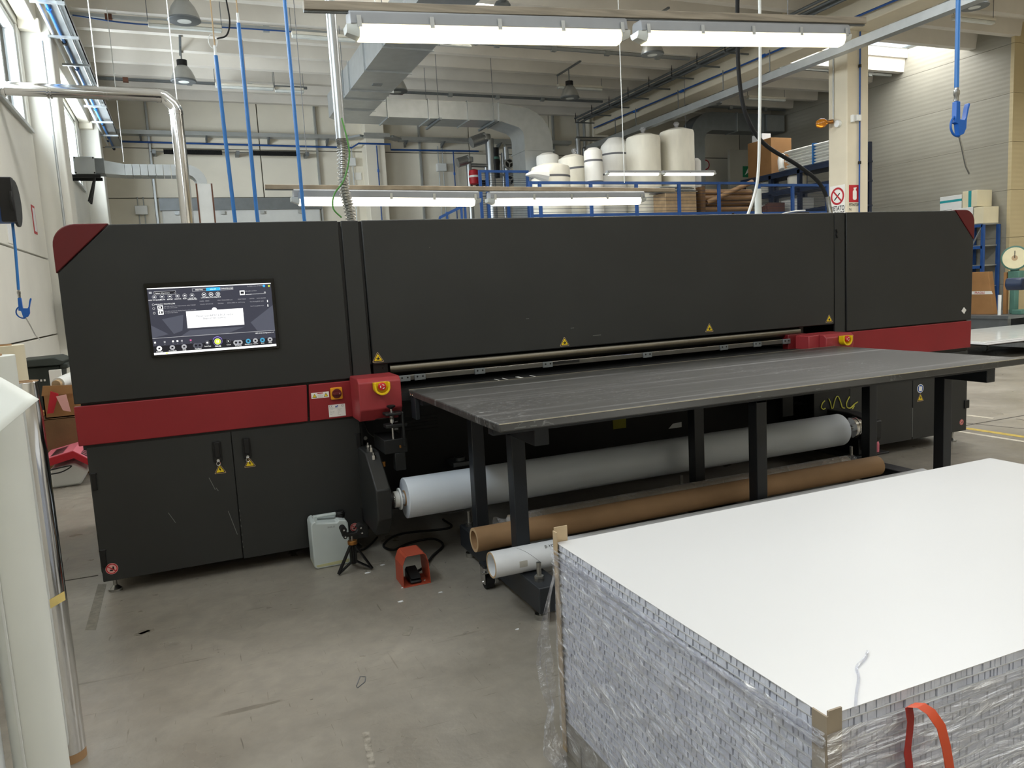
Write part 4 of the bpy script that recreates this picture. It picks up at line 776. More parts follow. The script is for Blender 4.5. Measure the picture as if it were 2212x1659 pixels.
# rolled film ridge along the top edge of the long face
for k, (z_, r_) in enumerate(((.672, .0035), (.680, .003), (.662, .0025), (.650, .002))):
    MB().tube(spline([(SX0_-.016-.003*math.sin(3.1*t+k), SY1_+.006-(SY1_-SY0_+.012)*t, z_+.010*math.sin(5*t+k*1.3)) for t in [i/14 for i in range(15)]], 4), r_, 6).build('film_ridge', 'bag_film', fw)
fp = [((.975, 2.10), (.97, 2.09), .60), ((.962, 2.11), (.93, 2.09), .50), ((.965, 2.12), (.898, 2.09), .40), ((.97, 2.12), (.885, 2.08), .33), ((.965, 2.12), (.905, 2.07), .25), ((.965, 2.12), (.93, 2.08), .18), ((.955, 2.11), (.90, 2.07), .11), ((.96, 2.10), (.885, 2.05), .06), ((.98, 2.06), (.92, 1.98), .004)]
vs = []
for r, (a, c, z) in enumerate(fp):
    for i in range(6):
        t = i/5; vs.append((a[0]*(1-t)+c[0]*t+.006*math.sin(r*2+i*1.7), a[1]*(1-t)+c[1]*t+.012*math.sin(i*1.9+r), z+.008*math.sin(i*2.3+r)))
MB().add(vs, [(r*6+i, r*6+i+1, (r+1)*6+i+1, (r+1)*6+i) for r in range(len(fp)-1) for i in range(5)]).build('loose_tail', 'bag_film', fw)
sm = [at(1848, 1532, z=ST), at(1850, 1500, z=ST), at(1855, 1465, z=ST), at(1850, 1445, z=ST), at(1868, 1425, z=ST), at(1874, 1410, z=ST)]
MB().tube([Vector((p.x, p.y, ST+.003)) for p in spline(sm, 4)], .003, 6).build('film_scrap', 'bag_film', fw)
sp = thing('orange_strap', 'orange red strap ribbon hanging over the film on the board stack', 'strap', (1.19, .96, .5))
def ribbon(cl, w, m, nm, parent):
    q = MB(); vs = []
    for p, wx in cl: vs += [(p[0]-w/2*wx, p[1], p[2]), (p[0]+w/2*wx, p[1]+.004, p[2]), (p[0]+w/2*wx, p[1]+.0055, p[2]), (p[0]-w/2*wx, p[1]+.0015, p[2])]
    n = len(cl); q.add(vs, [(4*i+k, 4*i+(k+1) % 4, 4*i+4+(k+1) % 4, 4*i+4+k) for i in range(n-1) for k in range(4)]+[(0, 1, 2, 3), (4*n-1, 4*n-2, 4*n-3, 4*n-4)]); return q.build(nm, m, parent)
ribbon([((1.170, .966, .690), 1), ((1.178, .952, .694), 1), ((1.188, .940, .685), 1), ((1.198, .926, .66), 1), ((1.205, .920, .62), 1), ((1.214, .918, .57), 1), ((1.224, .920, .50), 1), ((1.23, .924, .40), 1), ((1.235, .93, .25), 1)], .026, 'orange_strap', 'strap_tail', sp)
mat('strap_red', 'a82a20', .5, 0, .1, 9)
ribbon([((1.165+.004*math.sin(z*60), .9660, z), 1) for z in [.69-.03*i for i in range(20)]], .022, 'strap_red', 'strap_band', sp)
# ================================================================== ROLLS STANDING AT THE LEFT
wr1 = thing('vinyl_roll', 'tall white vinyl roll standing beside the mirror foil roll', 'vinyl roll', (-.54, 2.6, 0))
MB().pipe((-.543, 2.6, 0), (-.543, 2.6, 1.385), .072, .04, 40).build('vinyl', 'roll_white', wr1, bevel=.002); MB().pipe((-.543, 2.6, -.0), (-.543, 2.6, 1.39), .04, .035, 24).build('core', 'kraft', wr1)
MB().prism([(-.5745, 2.5335), (-.5680, 2.5305), (-.5690, 2.5295), (-.5755, 2.5325)], 'z', .0, 1.384).build('sheet_edge', 'white_plastic', wr1)
wr2_ = thing('vinyl_roll', 'white vinyl roll with a small stamp, standing in the row of rolls', 'vinyl roll', (-.70, 2.55, 0))
MB().pipe((-.70, 2.55, 0), (-.70, 2.55, 1.30), .075, .04, 36).build('vinyl', 'paper_white', wr2_); MB().box(-.664, -.655, 2.482, 2.486, .42, .46).build('stamp', 'ink_grey', wr2_)
fr = thing('foil_roll', 'tall mirror silver foil roll with a scrap of masking tape', 'foil roll', (-.505, 2.85, 0))
MB().cyl((-.508, 2.85, .03), (-.508, 2.85, 1.285), .047, 40).build('foil', 'silver_foil', fr, bevel=.002); MB().pipe((-.508, 2.85, 0), (-.508, 2.85, 1.287), .0465, .03, 24).build('core', 'kraft', fr)
c = []
for z in (.545, .575): c += [(-.508+.0478*math.sin(a), 2.85-.0478*math.cos(a), z+.012*math.sin(a*1.5)) for a in [.1+.16*i for i in range(8)]]
MB().add(c, [(i, i+1, 9+i, 8+i) for i in range(7)]).build('masking_tape', 'mask_tape', fr)
cr = thing('cream_roll', 'cream coloured roll standing behind the white vinyl rolls', 'vinyl roll', (-.66, 3.4, 0)); MB().pipe((-.662, 3.4, 0), (-.662, 3.4, 1.385), .08, .04, 32).build('vinyl', 'roll_cream', cr); MB().pipe((-.662, 3.4, 0), (-.662, 3.4, 1.39), .04, .035, 20).build('core', 'kraft', cr)
rd = thing('red_roll', 'narrow red roll behind the mirror foil roll', 'vinyl roll', (-.56, 3.2, 0)); MB().pipe((-.585, 3.18, 0), (-.585, 3.18, 1.17), .040, .02, 28).build('vinyl', 'crimson', rd); MB().pipe((-.585, 3.18, 0), (-.585, 3.18, 1.175), .02, .017, 16).build('core', 'kraft', rd)
# sheet lying over the roll tops, its corner pointing out
ss = MB(); tip = at(84, 862, y=2.35); A = at(-60, 785, y=2.45); B = at(-80, 1000, y=2.25); n = 8; vs = []
for i in range(n+1):
    for j in range(n+1-i):
        u, v = i/n, j/n; p = tip*(1-u-v)+A*u+B*v; p = p+Vector((0, .02*math.sin((u-v)*2), 0)); vs.append(p)
idx = {}; k = 0
for i in range(n+1):
    for j in range(n+1-i): idx[i, j] = k; k += 1
fs = []
for i in range(n):
    for j in range(n-i):
        fs.append((idx[i, j], idx[i+1, j], idx[i, j+1]))
        if j < n-i-1: fs.append((idx[i+1, j], idx[i+1, j+1], idx[i, j+1]))
ss.add(vs, fs); so = ss.thing('vinyl_sheet', 'roll_white', 'loose pointed white sheet corner sticking out over the rolls', 'sheet'); sm_ = so.modifiers.new('solid', 'SOLIDIFY'); sm_.thickness = .0012
# ================================================================== LAMPS
mat('lit_cover', 'fff4d2', .3, 0, 0, emit=3.2, ecolor='fff0c4'); mat('lit_cover_cool', 'fff8e6', .3, 0, 0, emit=3.0, ecolor='fff6e0')
def fluor(p, q, hgt, wid, lit, name, label, group, nclip=5, seethru=True):
    p = Vector(p); q = Vector(q); d = (q-p).normalized(); s = Vector((-d.y, d.x, 0)).normalized(); u = d.cross(s); u = u if u.z > 0 else -u; L = (q-p).length
    t = thing(name, label, 'ceiling lamp', p+(q-p)/2-u*hgt*.5, group)
    def ext(prof, a, b): # profile in (s,u), extruded along d
        n = len(prof); m = MB(); m.add([p+d*a+s*x+u*z for x, z in prof]+[p+d*b+s*x+u*z for x, z in prof], [tuple(range(n)), tuple(range(2*n-1, n-1, -1))]+[(i, n+i, n+(i+1) % n, (i+1) % n) for i in range(n)]); return m
    h = hgt/2
    ext([(-wid/2, 0), (wid/2, 0), (wid/2*.86, h*.85), (wid/2*.6, h), (-wid/2*.6, h), (-wid/2*.86, h*.85)], .02, L-.02).build('housing', 'lamp_shell', t, bevel=.004)
    ext([(-wid/2, 0), (-wid/2*.92, -h*.5), (-wid/2*.66, -h*.9), (-wid/2*.3, -h), (wid/2*.3, -h), (wid/2*.66, -h*.9), (wid/2*.92, -h*.5), (wid/2, 0)], .06, L-.06).build('diffuser', lit, t, bevel=.003)
    for a, b_ in ((0, .06), (L, L-.06)):
        prof = [(-wid/2, h*.05), (-wid/2*.9, -h*.5), (-wid/2*.6, -h*.85), (wid/2*.6, -h*.85), (wid/2*.9, -h*.5), (wid/2, h*.05)]
        m = MB(); n = len(prof); m.add([p+d*a+s*x*.8+u*(z*.6) for x, z in prof]+[p+d*b_+s*x+u*z for x, z in prof], [tuple(range(n)), tuple(range(2*n-1, n-1, -1))]+[(i, n+i, n+(i+1) % n, (i+1) % n) for i in range(n)]); m.build('end_cap', 'lamp_glass', t)
    for k in range(nclip):
        c = p+d*(.06+(L-.12)*k/(nclip-1))
        for sg in (-1, 1): MB().bar(c+s*sg*(wid/2+.004)+u*h*.55, c+s*sg*(wid/2+.006)-u*h*.25, .022, .004, up=s).build('clip', 'alu', t)
    return t
def rail(p, q, w, h, m, label, group=None):
    t = thing('lamp_rail', label, 'rail', (Vector(p)+Vector(q))/2, group); MB().bar(p, q, w, h).build('channel', m, t, bevel=.003); MB().bar(Vector(p)-Z_*(h*.55), Vector(q)-Z_*(h*.55), w*.4, h*.3).build('slot', 'galv_dark', t); return t
YA = 3.93
lampA1 = fluor(at(745, 58, y=YA), at(1353, 71, y=YA), .135, .11, 'lit_cover', 'fluorescent_lamp', 'lit fluorescent lamp hanging under the front rail, longer looking one by the metal pipe', 'lit fluorescent lamps on rails')
lampA2 = fluor(at(1370, 72, y=YA), at(1829, 79, y=YA), .125, .11, 'lit_cover', 'fluorescent_lamp', 'lit fluorescent lamp under the front rail with a yellowish upper edge', 'lit fluorescent lamps on rails')
railA = rail(at(655, 13, y=YA), at(1866, 46, y=YA), .045, .042, 'aged_wood', 'grey weathered channel rail above the front lamps', 'lamp rails')
YB = 6.4; mat('rail_tan', 'a3937c', .6, 0, .15, 8)
lampB1 = fluor(at(628, 427, y=YB), at(1036, 430, y=YB), .125, .11, 'lit_cover_cool', 'fluorescent_lamp', 'lit fluorescent lamp just above the printer hood in front of the spiral hose', 'lit fluorescent lamps on rails')
lampB2 = fluor(at(1051, 430, y=YB), at(1391, 428, y=YB), .12, .11, 'lit_cover_cool', 'fluorescent_lamp', 'lit fluorescent lamp above the hood in front of the blue fence', 'lit fluorescent lamps on rails')
railB = rail(at(572, 404, y=YB), at(1456, 411, y=YB), .04, .035, 'rail_tan', 'tan channel rail above the lamps over the printer', 'lamp rails')
YC = 12.6
lampC1 = fluor(at(1308, 374, y=YC), at(1427, 374, y=YC), .09, .09, 'lit_cover_cool', 'fluorescent_lamp', 'small lit fluorescent lamp in front of the stored white foam rolls', 'lit fluorescent lamps on rails', 3)
lampC2 = fluor(at(1429, 374, y=YC), at(1545, 374, y=YC), .09, .09, 'lit_cover_cool', 'fluorescent_lamp', 'small lit fluorescent lamp reaching past the tall wrapped rolls', 'lit fluorescent lamps on rails', 3)
# suspension wires and cords
CORDS = []
def drop(px, py, y, z1=6.3): p = at(px, py, y=y); return Vector((p.x, p.y, z1)), p
for px, py, y, r, m_, lab in ((1349, 395, YB, .004, 'white_plastic', 'white cord dropping to the rail end above the printer'), (212, 192, 9.6, .006, 'white_plastic', 'thin white cord holding the chrome flue pipe at its joint'), (383, 222, 9.6, .006, 'white_plastic', 'thin white cord holding the chrome flue pipe at its elbow'),
                          (556, 440, 15, .006, 'tan', 'pale rope hanging between the blue hoses'), (662, 330, 12, .005, 'ink_grey', 'grey pull wire hanging beside the metal pipe'), (1481, 282, 15.0, .006, 'ink_grey', 'fine wire hanging over the tallest wrapped roll'), (268, 350, 14, .006, 'white_plastic', 'thin cord holding the small square duct'), (812, 36, YA, .003, 'white_plastic', 'short wire above the front lamp rail'), (1702, 42, YA, .003, 'ink_grey', 'grey cable drop at the rail end')):
    a, c = drop(px, py, y); CORDS.append((a, c, r, m_, lab))
MB().tube(spline([at(1640, -60, y=5.05), at(1642, 90, y=5.05), at(1641, 260, y=5.05), at(1638, 370, y=5.05), at(1630, 420, y=5.05), at(1612, 474, y=5.05)], 8), .012, 8).thing('white_cable', 'white_plastic', 'white power cable hanging to the printer top', 'cable')
bpc = thing('black_power_cable', 'thick black power cable curving down to a metal gland on the printer top', 'cable', tuple(at(1792, 470, y=5.3)))
MB().tube(spline([at(1594, -80, y=5.3), at(1593, 60, y=5.3), at(1597, 170, y=5.3), at(1612, 250, y=5.3), at(1650, 310, y=5.3), at(1720, 355, y=5.3), at(1765, 390, y=5.3), at(1785, 425, y=5.3), at(1792, 470, y=5.3)], 8), .017, 10).build('sheath', 'rubber', bpc)
MB().tube(spline([at(1788, 425, y=5.28), at(1790, 440, y=5.28), at(1794, 462, y=5.28)], 4), .02, 12).build('gland', 'steel', bpc)
# things on the printer top
ptop = 1.905
def on_top(px, y=5.0): p = at(px, 465, y=y); return p.x
x = on_top(1638, 5.2); t = thing('signal_tube', 'clear cylindrical signal tube on the printer top', 'signal light', (x, 5.2, ptop)); MB().cyl((x, 5.2, ptop), (x, 5.2, 2.00), .035, 20).build('base', 'white_plastic', t); MB().cyl((x, 5.2, 2.0), (x, 5.2, 2.20), .028, 20).build('lens', 'lamp_glass', t)
x0 = on_top(1775, 5.0); MB().box(x0, x0+.33, 4.9, 5.2, ptop, 1.955).thing('top_cover_plate', 'white_plastic', 'white flat box on the printer top beside the cable gland', 'cover', bevel=.004)
x0 = on_top(1727, 5.0); t = thing('terminal_block', 'black connector block with a white lead on the printer top', 'connector', (x0, 5.0, ptop)); MB().box(x0-.06, x0+.07, 4.96, 5.04, ptop, 1.985).build('block', 'black', t, bevel=.004); MB().tube(spline([(x0-.33, 5, ptop+.005), (x0-.2, 5, 1.97), (x0-.05, 5, 1.995), (x0+.06, 5, 2.0)], 5), .006, 6).build('lead', 'white_plastic', t)
x0 = on_top(1590, 5.0); MB().bar((x0-.01, 5, ptop), (x0-.03, 5, 1.99), .012, .012).thing('black_peg', 'black', 'small black peg on the printer top', 'peg')
x0 = on_top(1150, 5.0); MB().lathe([(.07, 0), (.065, .05), (.04, .075), (.01, .083)], (x0-.02, 5.6, ptop), n=20).thing('blue_beacon', 'gun_blue', 'small blue dome on the printer top', 'beacon')
# metal pipe with spiral hose and green wire
px_ = at(737, 300, y=6.0); pt = thing('extraction_pipe', 'straight aluminium pipe with a spiral hose entering the printer top', 'pipe', (px_.x, 6.0, 1.9))
MB().cyl((px_.x, 6.0, at(735, 300, y=6.0).z), (px_.x-.015, 6.0, 6.3), .038, 24).build('rigid_pipe', 'alu', pt)
zb = 1.90; zt = at(735, 300, y=6.0).z; pts = spline([(px_.x, 6.0, zt), (px_.x+.004, 6.0, 2.6), (px_.x-.01, 6.0, 2.35), (px_.x+.02, 6.0, 2.15), (px_.x+.05, 6.0, zb)], 36)
MB().tube(pts, .036, 14, rf=lambda i: .043 if i % 4 < 2 else .030).build('spiral_hose', 'steel', pt)
MB().tube(spline([at(738, 255, y=5.93), at(752, 310, y=5.93), at(754, 345, y=5.93), at(742, 390, y=5.93), at(722, 420, y=5.93), at(720, 450, y=5.93), at(738, 470, y=5.93)], 8), .006, 6).build('green_wire', 'green_wire', pt)
# blue air hoses
hose_ = []
for pxb, pyb, pxt, pyt, lab, fitting in ((657, 475, 612, -30, 'thick blue air hose hanging nearest the metal pipe', False), (556, 475, 515, 50, 'blue air hose with a white fitting at its top', True), (507, 475, 466, 120, 'blue air hose hung from a hook with a coiled wire', True)):
    yh = 6.25; a = at(pxb, pyb, y=yh); c = at(pxt, pyt, y=yh); t = thing('blue_air_hose', lab, 'hose', (a.x, yh, 1.7), 'blue air hoses behind the printer'); hose_.append(t)
    MB().tube([(a.x+.01, yh, 1.75), (a.x, yh, 2.2), ((a.x+c.x)/2, yh, (a.z+c.z)/2), tuple(c)], .0145, 10).build('hose', 'blue_hose', t)
    if fitting:
        MB().cyl(c, c+Vector((0, 0, .07)), .010, 10).build('fitting', 'white_plastic', t); MB().tube([c+Vector((0, 0, .07)), Vector((c.x-.01, yh, 6.3))], .005, 6).build('hanger_rope', 'tan', t)
        if pxt == 466:
            MB().tube([c+Vector((-.01+.03*math.cos(k*.5), 0, .10+.05*math.sin(k*.5))) for k in range(38)], .003, 5).build('wire_coil', 'white_plastic', t); MB().tube(spline([c+Vector((.02, 0, .12)), c+Vector((.09, 0, .15)), c+Vector((.12, 0, .25)), c+Vector((.11, 0, .40))], 6), .006, 6).build('loop_hose', 'rubber', t)
    else: MB().tube([tuple(c), (c.x-.01, yh, 6.3)], .0145, 10).build('hose_upper', 'blue_hose', t)
# chrome flue
fy_, fz, fr_ = 9.6, at(180, 200, y=9.6).z, .069
FLUE = t = thing('flue_pipe', 'polished steel flue pipe from the window turning down behind the printer', 'pipe', (.1, fy_, 0))
x1 = at(348, 214, y=fy_).x; xd = at(397, 400, y=fy_).x
MB().cyl((LEFT+.02, fy_, fz+.01), (x1, fy_, fz), fr_, 28).build('horizontal_run', 'chrome', t)
MB().tube([(x1-.01, fy_, fz), (x1+.03, fy_, fz-.005), (xd-.02, fy_, fz-.09), (xd, fy_, fz-.14), (xd, fy_, fz-.17)], fr_, 24).build('elbow', 'chrome', t)
MB().cyl((xd, fy_, fz-.16), (xd, fy_, 0), fr_, 28).build('vertical_run', 'chrome', t)
for xx in (-1.52, -1.13, -1.10, -.60, -.57, x1-.04, x1-.01): MB().cyl((xx-.008, fy_, fz), (xx+.008, fy_, fz), fr_+.006, 28).build('joint_band', 'chrome', t)
for zz in (fz-.165, fz-.19): MB().cyl((xd, fy_, zz-.008), (xd, fy_, zz+.008), fr_+.006, 28).build('joint_band', 'chrome', t)
# ================================================================== DUCTS
def duct_seg(t, P4a, P4b, m='galv'):
    q = MB(); q.add([Vector(p) for p in P4a]+[Vector(p) for p in P4b], [(0, 1, 2, 3), (7, 6, 5, 4), (0, 4, 5, 1), (1, 5, 6, 2), (2, 6, 7, 3), (3, 7, 4, 0)]); q.build('duct_section', m, t)
def ring4(x0, x1, y, z0, z1): return [(x0, y, z0), (x1, y, z0), (x1, y, z1), (x0, y, z1)]
dt = thing('air_duct', 'big square galvanised air duct under the roof turning toward the back wall', 'duct', (3.3, 12, 5.0))
ys = [4.0, 6.2, 8.4, 10.0, 11.2, 12.4, 13.6, 14.2, 15.0]
dx0, dx1, dz0, dz1 = 2.93, 3.66, 5.0, 5.45
for a, c in zip(ys, ys[1:]): duct_seg(dt, ring4(dx0, dx1, a, dz0, dz1), ring4(dx0, dx1, c, dz0, dz1))
for y in ys[1:]: MB().box(dx0-.025, dx1+.025, y-.012, y+.012, dz0-.025, dz1+.025).build('flange', 'galv', dt)
for y in (10.6, 13.2): MB().box(3.22, 3.38, y-.06, y+.06, dz0-.012, dz0+.01).build('inspection_plate', 'galv_dark', dt)
def ringx(x, y0, y1, z0, z1): return [(x, y0, z0), (x, y1, z0), (x, y1, z1), (x, y0, z1)]
MB().prism([(2.93, 15.0), (3.66, 15.0), (3.66, 15.45), (4.05, 15.5), (4.05, 16.2), (3.3, 16.2), (2.93, 15.75)], 'z', dz0, dz1-.02).build('duct_elbow', 'galv', dt)
xs_ = [4.05, 4.9, 5.75, 6.45]
for a, c in zip(xs_, xs_[1:]): duct_seg(dt, ringx(a, 15.5, 16.2, dz0, 5.36), ringx(c, 15.5, 16.2, dz0, 5.36))
for x in xs_: MB().box(x-.012, x+.012, 15.475, 16.225, dz0-.025, 5.385).build('flange', 'galv', dt)
for x in (5.1, 6.3): MB().bar((x, 15.35, dz0-.03), (x, 16.35, dz0-.03), .05, .04).build('support_bar', 'galv_dark', dt)
pr_ = [(6.45, 5.36), (6.9, 5.32)]+[(6.95+.72*math.cos(a), 4.58+.72*math.sin(a)) for a in [PI/2*(1-k/6) for k in range(7)]]+[(7.67, 3.4), (7.0, 3.4), (7.0, 4.70), (6.97, 4.80), (6.88, 4.88), (6.45, 5.0)]
MB().prism(pr_, 'y', 15.5, 16.2).build('drop_elbow', 'galv', dt)
MB().box(6.98, 7.69, 15.48, 16.22, 4.40, 4.43).build('flange', 'galv', dt); MB().box(6.97, 7.70, 15.45, 16.25, 2.3, 3.4).build('duct_base', 'galv', dt)
for x, y in ((2.9, 11), (3.7, 11), (2.9, 14), (3.7, 14), (5.1, 15.45), (5.1, 16.25), (6.3, 15.45)): MB().cyl((x, y, 5.0), (x, y, 6.4), .006, 6).build('hanger_rod', 'galv_dark', dt)
d2_ = thing('air_duct', 'dark grey square duct with a curved drop behind the storage rack', 'duct', (14, 18, 2.3))
MB().prism([(16.25, 5.98), (13.75, 5.98)]+[(13.75+.72*math.cos(a), 5.26+.72*math.sin(a)) for a in [PI/2+PI/2*k/6 for k in range(1, 7)]]+[(13.03, 2.3), (13.5, 2.3), (13.5, 5.25), (13.57, 5.42), (13.75, 5.5), (16.25, 5.5)], 'y', 17.9, 18.4).build('duct_body', 'galv_dark', d2_)
for x in (14.6, 15.5): MB().box(x-.012, x+.012, 17.88, 18.42, 5.48, 6.0).build('flange', 'galv', d2_)
MB().box(15.62, 16.25, 17.86, 17.9, 5.52, 5.96).build('outlet_plate', 'galv', d2_)
# small ventilation unit on the left wall
vy = 14.0; vt = thing('ventilation_unit', 'square galvanised fan box on a black wall bracket with a small duct', 'ventilation unit', (-1.1, vy, 2.5))
bx0, bx1 = at(160, 358, y=vy).x, at(205, 358, y=vy).x; bz0, bz1 = at(200, 376, y=vy).z, at(185, 338, y=vy).z
MB().box(bx0, bx1, vy, vy+.42, bz0, bz1).build('fan_box', 'galv', vt, bevel=.006)
for x in (bx0+.015, bx1-.015):
    for z in (bz0+.02, bz1-.02): MB().cyl((x, vy, z), (x, vy-.012, z), .012, 10).build('box_bolt', 'black', vt)
MB().box(LEFT, bx1+.06, vy+.02, vy+.06, bz0-.05, bz0).build('bracket_arm', 'black', vt); MB().box(LEFT, bx1+.06, vy+.36, vy+.40, bz0-.05, bz0).build('bracket_arm', 'black', vt)
for yy_ in (.04, .20, .38): MB().bar((bx1-.02-.1*yy_, vy+yy_, bz0-.04), (LEFT+.33, vy+yy_, bz0-.42), .03, .03).build('bracket_strut', 'black', vt)
a0, a1, a2, a3 = bx1, at(225, 358, y=vy).x, at(268, 358, y=vy).x, at(402, 372, y=vy).x
MB().box(a0, a1, vy+.02, vy+.40, bz0+.02, bz1-.02).build('flexible_sleeve', 'galv_dark', vt)
zb0, zb1 = at(300, 378, y=vy).z, at(300, 354, y=vy).z
duct_seg(vt, ringx(a1, vy+.02, vy+.40, bz0+.01, bz1-.05), ringx(a2, vy+.02, vy+.40, zb0, zb1)); n = 8
for k in range(n): duct_seg(vt, ringx(a2+(a3-a2)*k/n+.004, vy+.02, vy+.40, zb0, zb1), ringx(a2+(a3-a2)*(k+1)/n-.004, vy+.02, vy+.40, zb0, zb1))
xe = at(448, 395, y=vy).x; ro = xe-a3
MB().prism([(a3+ro*math.sin(a), zb1-ro+ro*math.cos(a)) for a in [PI/2*k/7 for k in range(8)]]+[(a3+(ro-.16)*math.sin(a), zb1-ro+(ro-.16)*math.cos(a)) for a in [PI/2*(1-k/7) for k in range(8)]], 'y', vy+.02, vy+.40).build('duct_bend', 'galv', vt)
MB().box(at(424, 400, y=vy).x, at(457, 400, y=vy).x, vy-.02, vy+.46, 1.5, zb1-ro).build('drop_panel', 'white_plastic', vt, bevel=.01)
for x in (at(424, 400, y=vy).x, at(457, 400, y=vy).x): MB().box(x-.012, x+.012, vy-.03, vy-.015, 1.5, zb1-ro).build('panel_edge', 'terracotta', vt)
# ================================================================== SERVICES ALONG WALLS AND ROOF
tr = thing('cable_tray', 'galvanised cable tray with conduits running along the left wall', 'cable tray', (-1.1, 15, 5.2))
TXc, TZc = -1.09, 5.05
MB().box(TXc-.10, TXc+.12, 7.0, 19.5, TZc, TZc+.012).box(TXc+.108, TXc+.12, 7.0, 19.5, TZc, TZc+.06).build('tray', 'galv', tr)
MB().cyl((TXc-.15, 7.0, TZc-.02), (TXc-.15, 19.2, TZc-.02), .02, 10).build('white_conduit', 'white_plastic', tr); MB().cyl((TXc-.06, 7.0, TZc-.03), (TXc-.06, 19.45, TZc-.03), .018, 10).build('blue_pipe', 'blue_hose', tr); MB().cyl((TXc+.05, 9.0, TZc-.03), (TXc+.05, 15.5, TZc-.03), .012, 8).build('steel_conduit', 'galv', tr)
for k in range(9): y = 9.2+1.25*k; MB().box(TXc-.21, TXc+.14, y-.02, y+.02, TZc-.075, TZc-.045).build('tray_bracket', 'galv', tr); MB().cyl((TXc-.06, y+.3, TZc-.03), (TXc-.06, y+.37, TZc-.03), .03, 12).build('pipe_coupling', 'gun_blue' if k % 2 else 'black', tr)
bt_ = thing('cable_tray', 'grey cable tray stepping round the column on the back wall', 'cable tray', (4, 19.7, 5.3))
for x0, x1, y in ((-1.2, 4.1, 19.75), (5.4, 10.3, 19.75), (4.4, 5.05, 19.4)): MB().box(x0, x1, y-.12, y+.12, 5.37, 5.40).box(x0, x1, y-.13, y-.12, 5.37, 5.46).build('tray', 'galv', bt_)
for a, c in (((4.1, 19.75), (4.4, 19.4)), ((5.05, 19.4), (5.4, 19.75))): MB().bar((a[0], a[1], 5.4), (c[0], c[1], 5.4), .24, .05).build('tray_bend', 'galv', bt_)
for x in (-.6, .8, 2.2, 3.6, 5.6, 6.6, 8.2, 9.6): MB().prism([(19.62, 5.37), (19.98, 5.37), (19.98, 5.25)], 'x', x-.02, x+.02).build('tray_bracket', 'galv_dark', bt_)
bp_ = thing('blue_pipe', 'thin blue compressed air pipe along the back wall', 'pipe', (3, 19.7, 5.2))
MB().tube([(-1.3, 19.85, 5.24), (4.2, 19.85, 5.20), (4.3, 19.5, 5.24), (5.1, 19.5, 5.24), (5.2, 19.85, 5.17), (7.6, 19.85, 5.17)], .022, 8).build('run', 'blue_steel', bp_)
for x in (4.75, 6.9): MB().cyl((x, 19.5 if x < 5 else 19.9, 5.2), (x, 19.5 if x < 5 else 19.9, 2.5), .016, 8).build('drop', 'blue_steel', bp_); MB().cyl((x, 19.5 if x < 5 else 19.9, 4.55), (x, 19.5 if x < 5 else 19.9, 4.62), .026, 8).build('valve', 'gun_blue', bp_)
for x, lab in ((-.43, 'white door track post on the back wall beside the white door'), (3.35, 'grey door track post by the cream column'), (6.0, 'grey vertical conduit right of the cream column'), (9.9, 'dark downpipe near the long beam')):
    MB().box(x-.022, x+.022, 19.90, 19.98, 0, 6.2).thing('vertical_trunking', 'galv', lab, 'trunking')
for x, z, lab in ((4.15, 4.86, 'cream junction box left of the back column'), (6.55, 4.75, 'grey junction box with three conduits on the back wall'), (-.75, 3.72, 'white round alarm box under the small duct')):
    t = thing('junction_box', lab, 'junction box', (x, 19.9, z-.1)); MB().box(x-.13, x+.13, 19.86, 19.99, z-.10, z+.10).build('box', 'white_plastic', t, bevel=.01)
    for dx in (-.06, .06): MB().cyl((x+dx, 19.95, z+.1), (x+dx, 19.95, 5.30 if z > 4 else z+.3), .012, 8).build('conduit_up', 'galv', t); MB().cyl((x+dx, 19.95, z-.1), (x+dx, 19.95, 2.5), .012, 8).build('conduit_down', 'galv', t)
b = MB(); c = (4.32, 4.52); MB().prism([(c[0]-.1, c[1]-.09), (c[0]+.1, c[1]-.09), (c[0]+.1, c[1]+.09), (c[0]-.1, c[1]+.09)], 'y', 19.99, 19.98).thing('wall_notice', 'sticker_white', 'small white notice with a dark triangle on the back wall', 'notice')
# sectional door with springs
dr = struct(MB().box(-.32, 3.3, 19.90, 19.98, 0, 3.80), 'door_1', 'door_white', 'wide white sectional door in the back wall', bevel=.004)
for z in (.75, 1.5, 2.25, 3.0, 3.74): MB().box(-.3, 3.28, 19.885, 19.905, z-.70, z-.01).build('door_panel', 'door_white', dr, bevel=.004)
MB().box(-.36, 3.34, 19.84, 19.98, 3.70, 3.98).build('lintel', 'galv_dark', dr)
for x in (.0, 1.0, 1.9, 2.8): MB().box(x-.05, x+.05, 19.82, 19.85, 3.60, 3.68).build('latch', 'galv', dr)
MB().cyl((-.42, 19.6, 4.98), (3.1, 19.6, 5.0), .014, 10).build('torsion_shaft', 'steel', dr)
for x0, x1 in ((-.15, 1.1), (1.75, 2.85)): MB().tube([(x0+(x1-x0)*i/200, 19.6, 4.985) for i in range(201)], .06, 10, rf=lambda i: .062 if i % 4 < 2 else .054).build('torsion_spring', 'rubber', dr)
for x in (-.35, 1.45, 3.05): MB().box(x-.04, x+.04, 19.58, 19.98, 4.94, 5.03).build('shaft_bracket', 'galv_dark', dr)
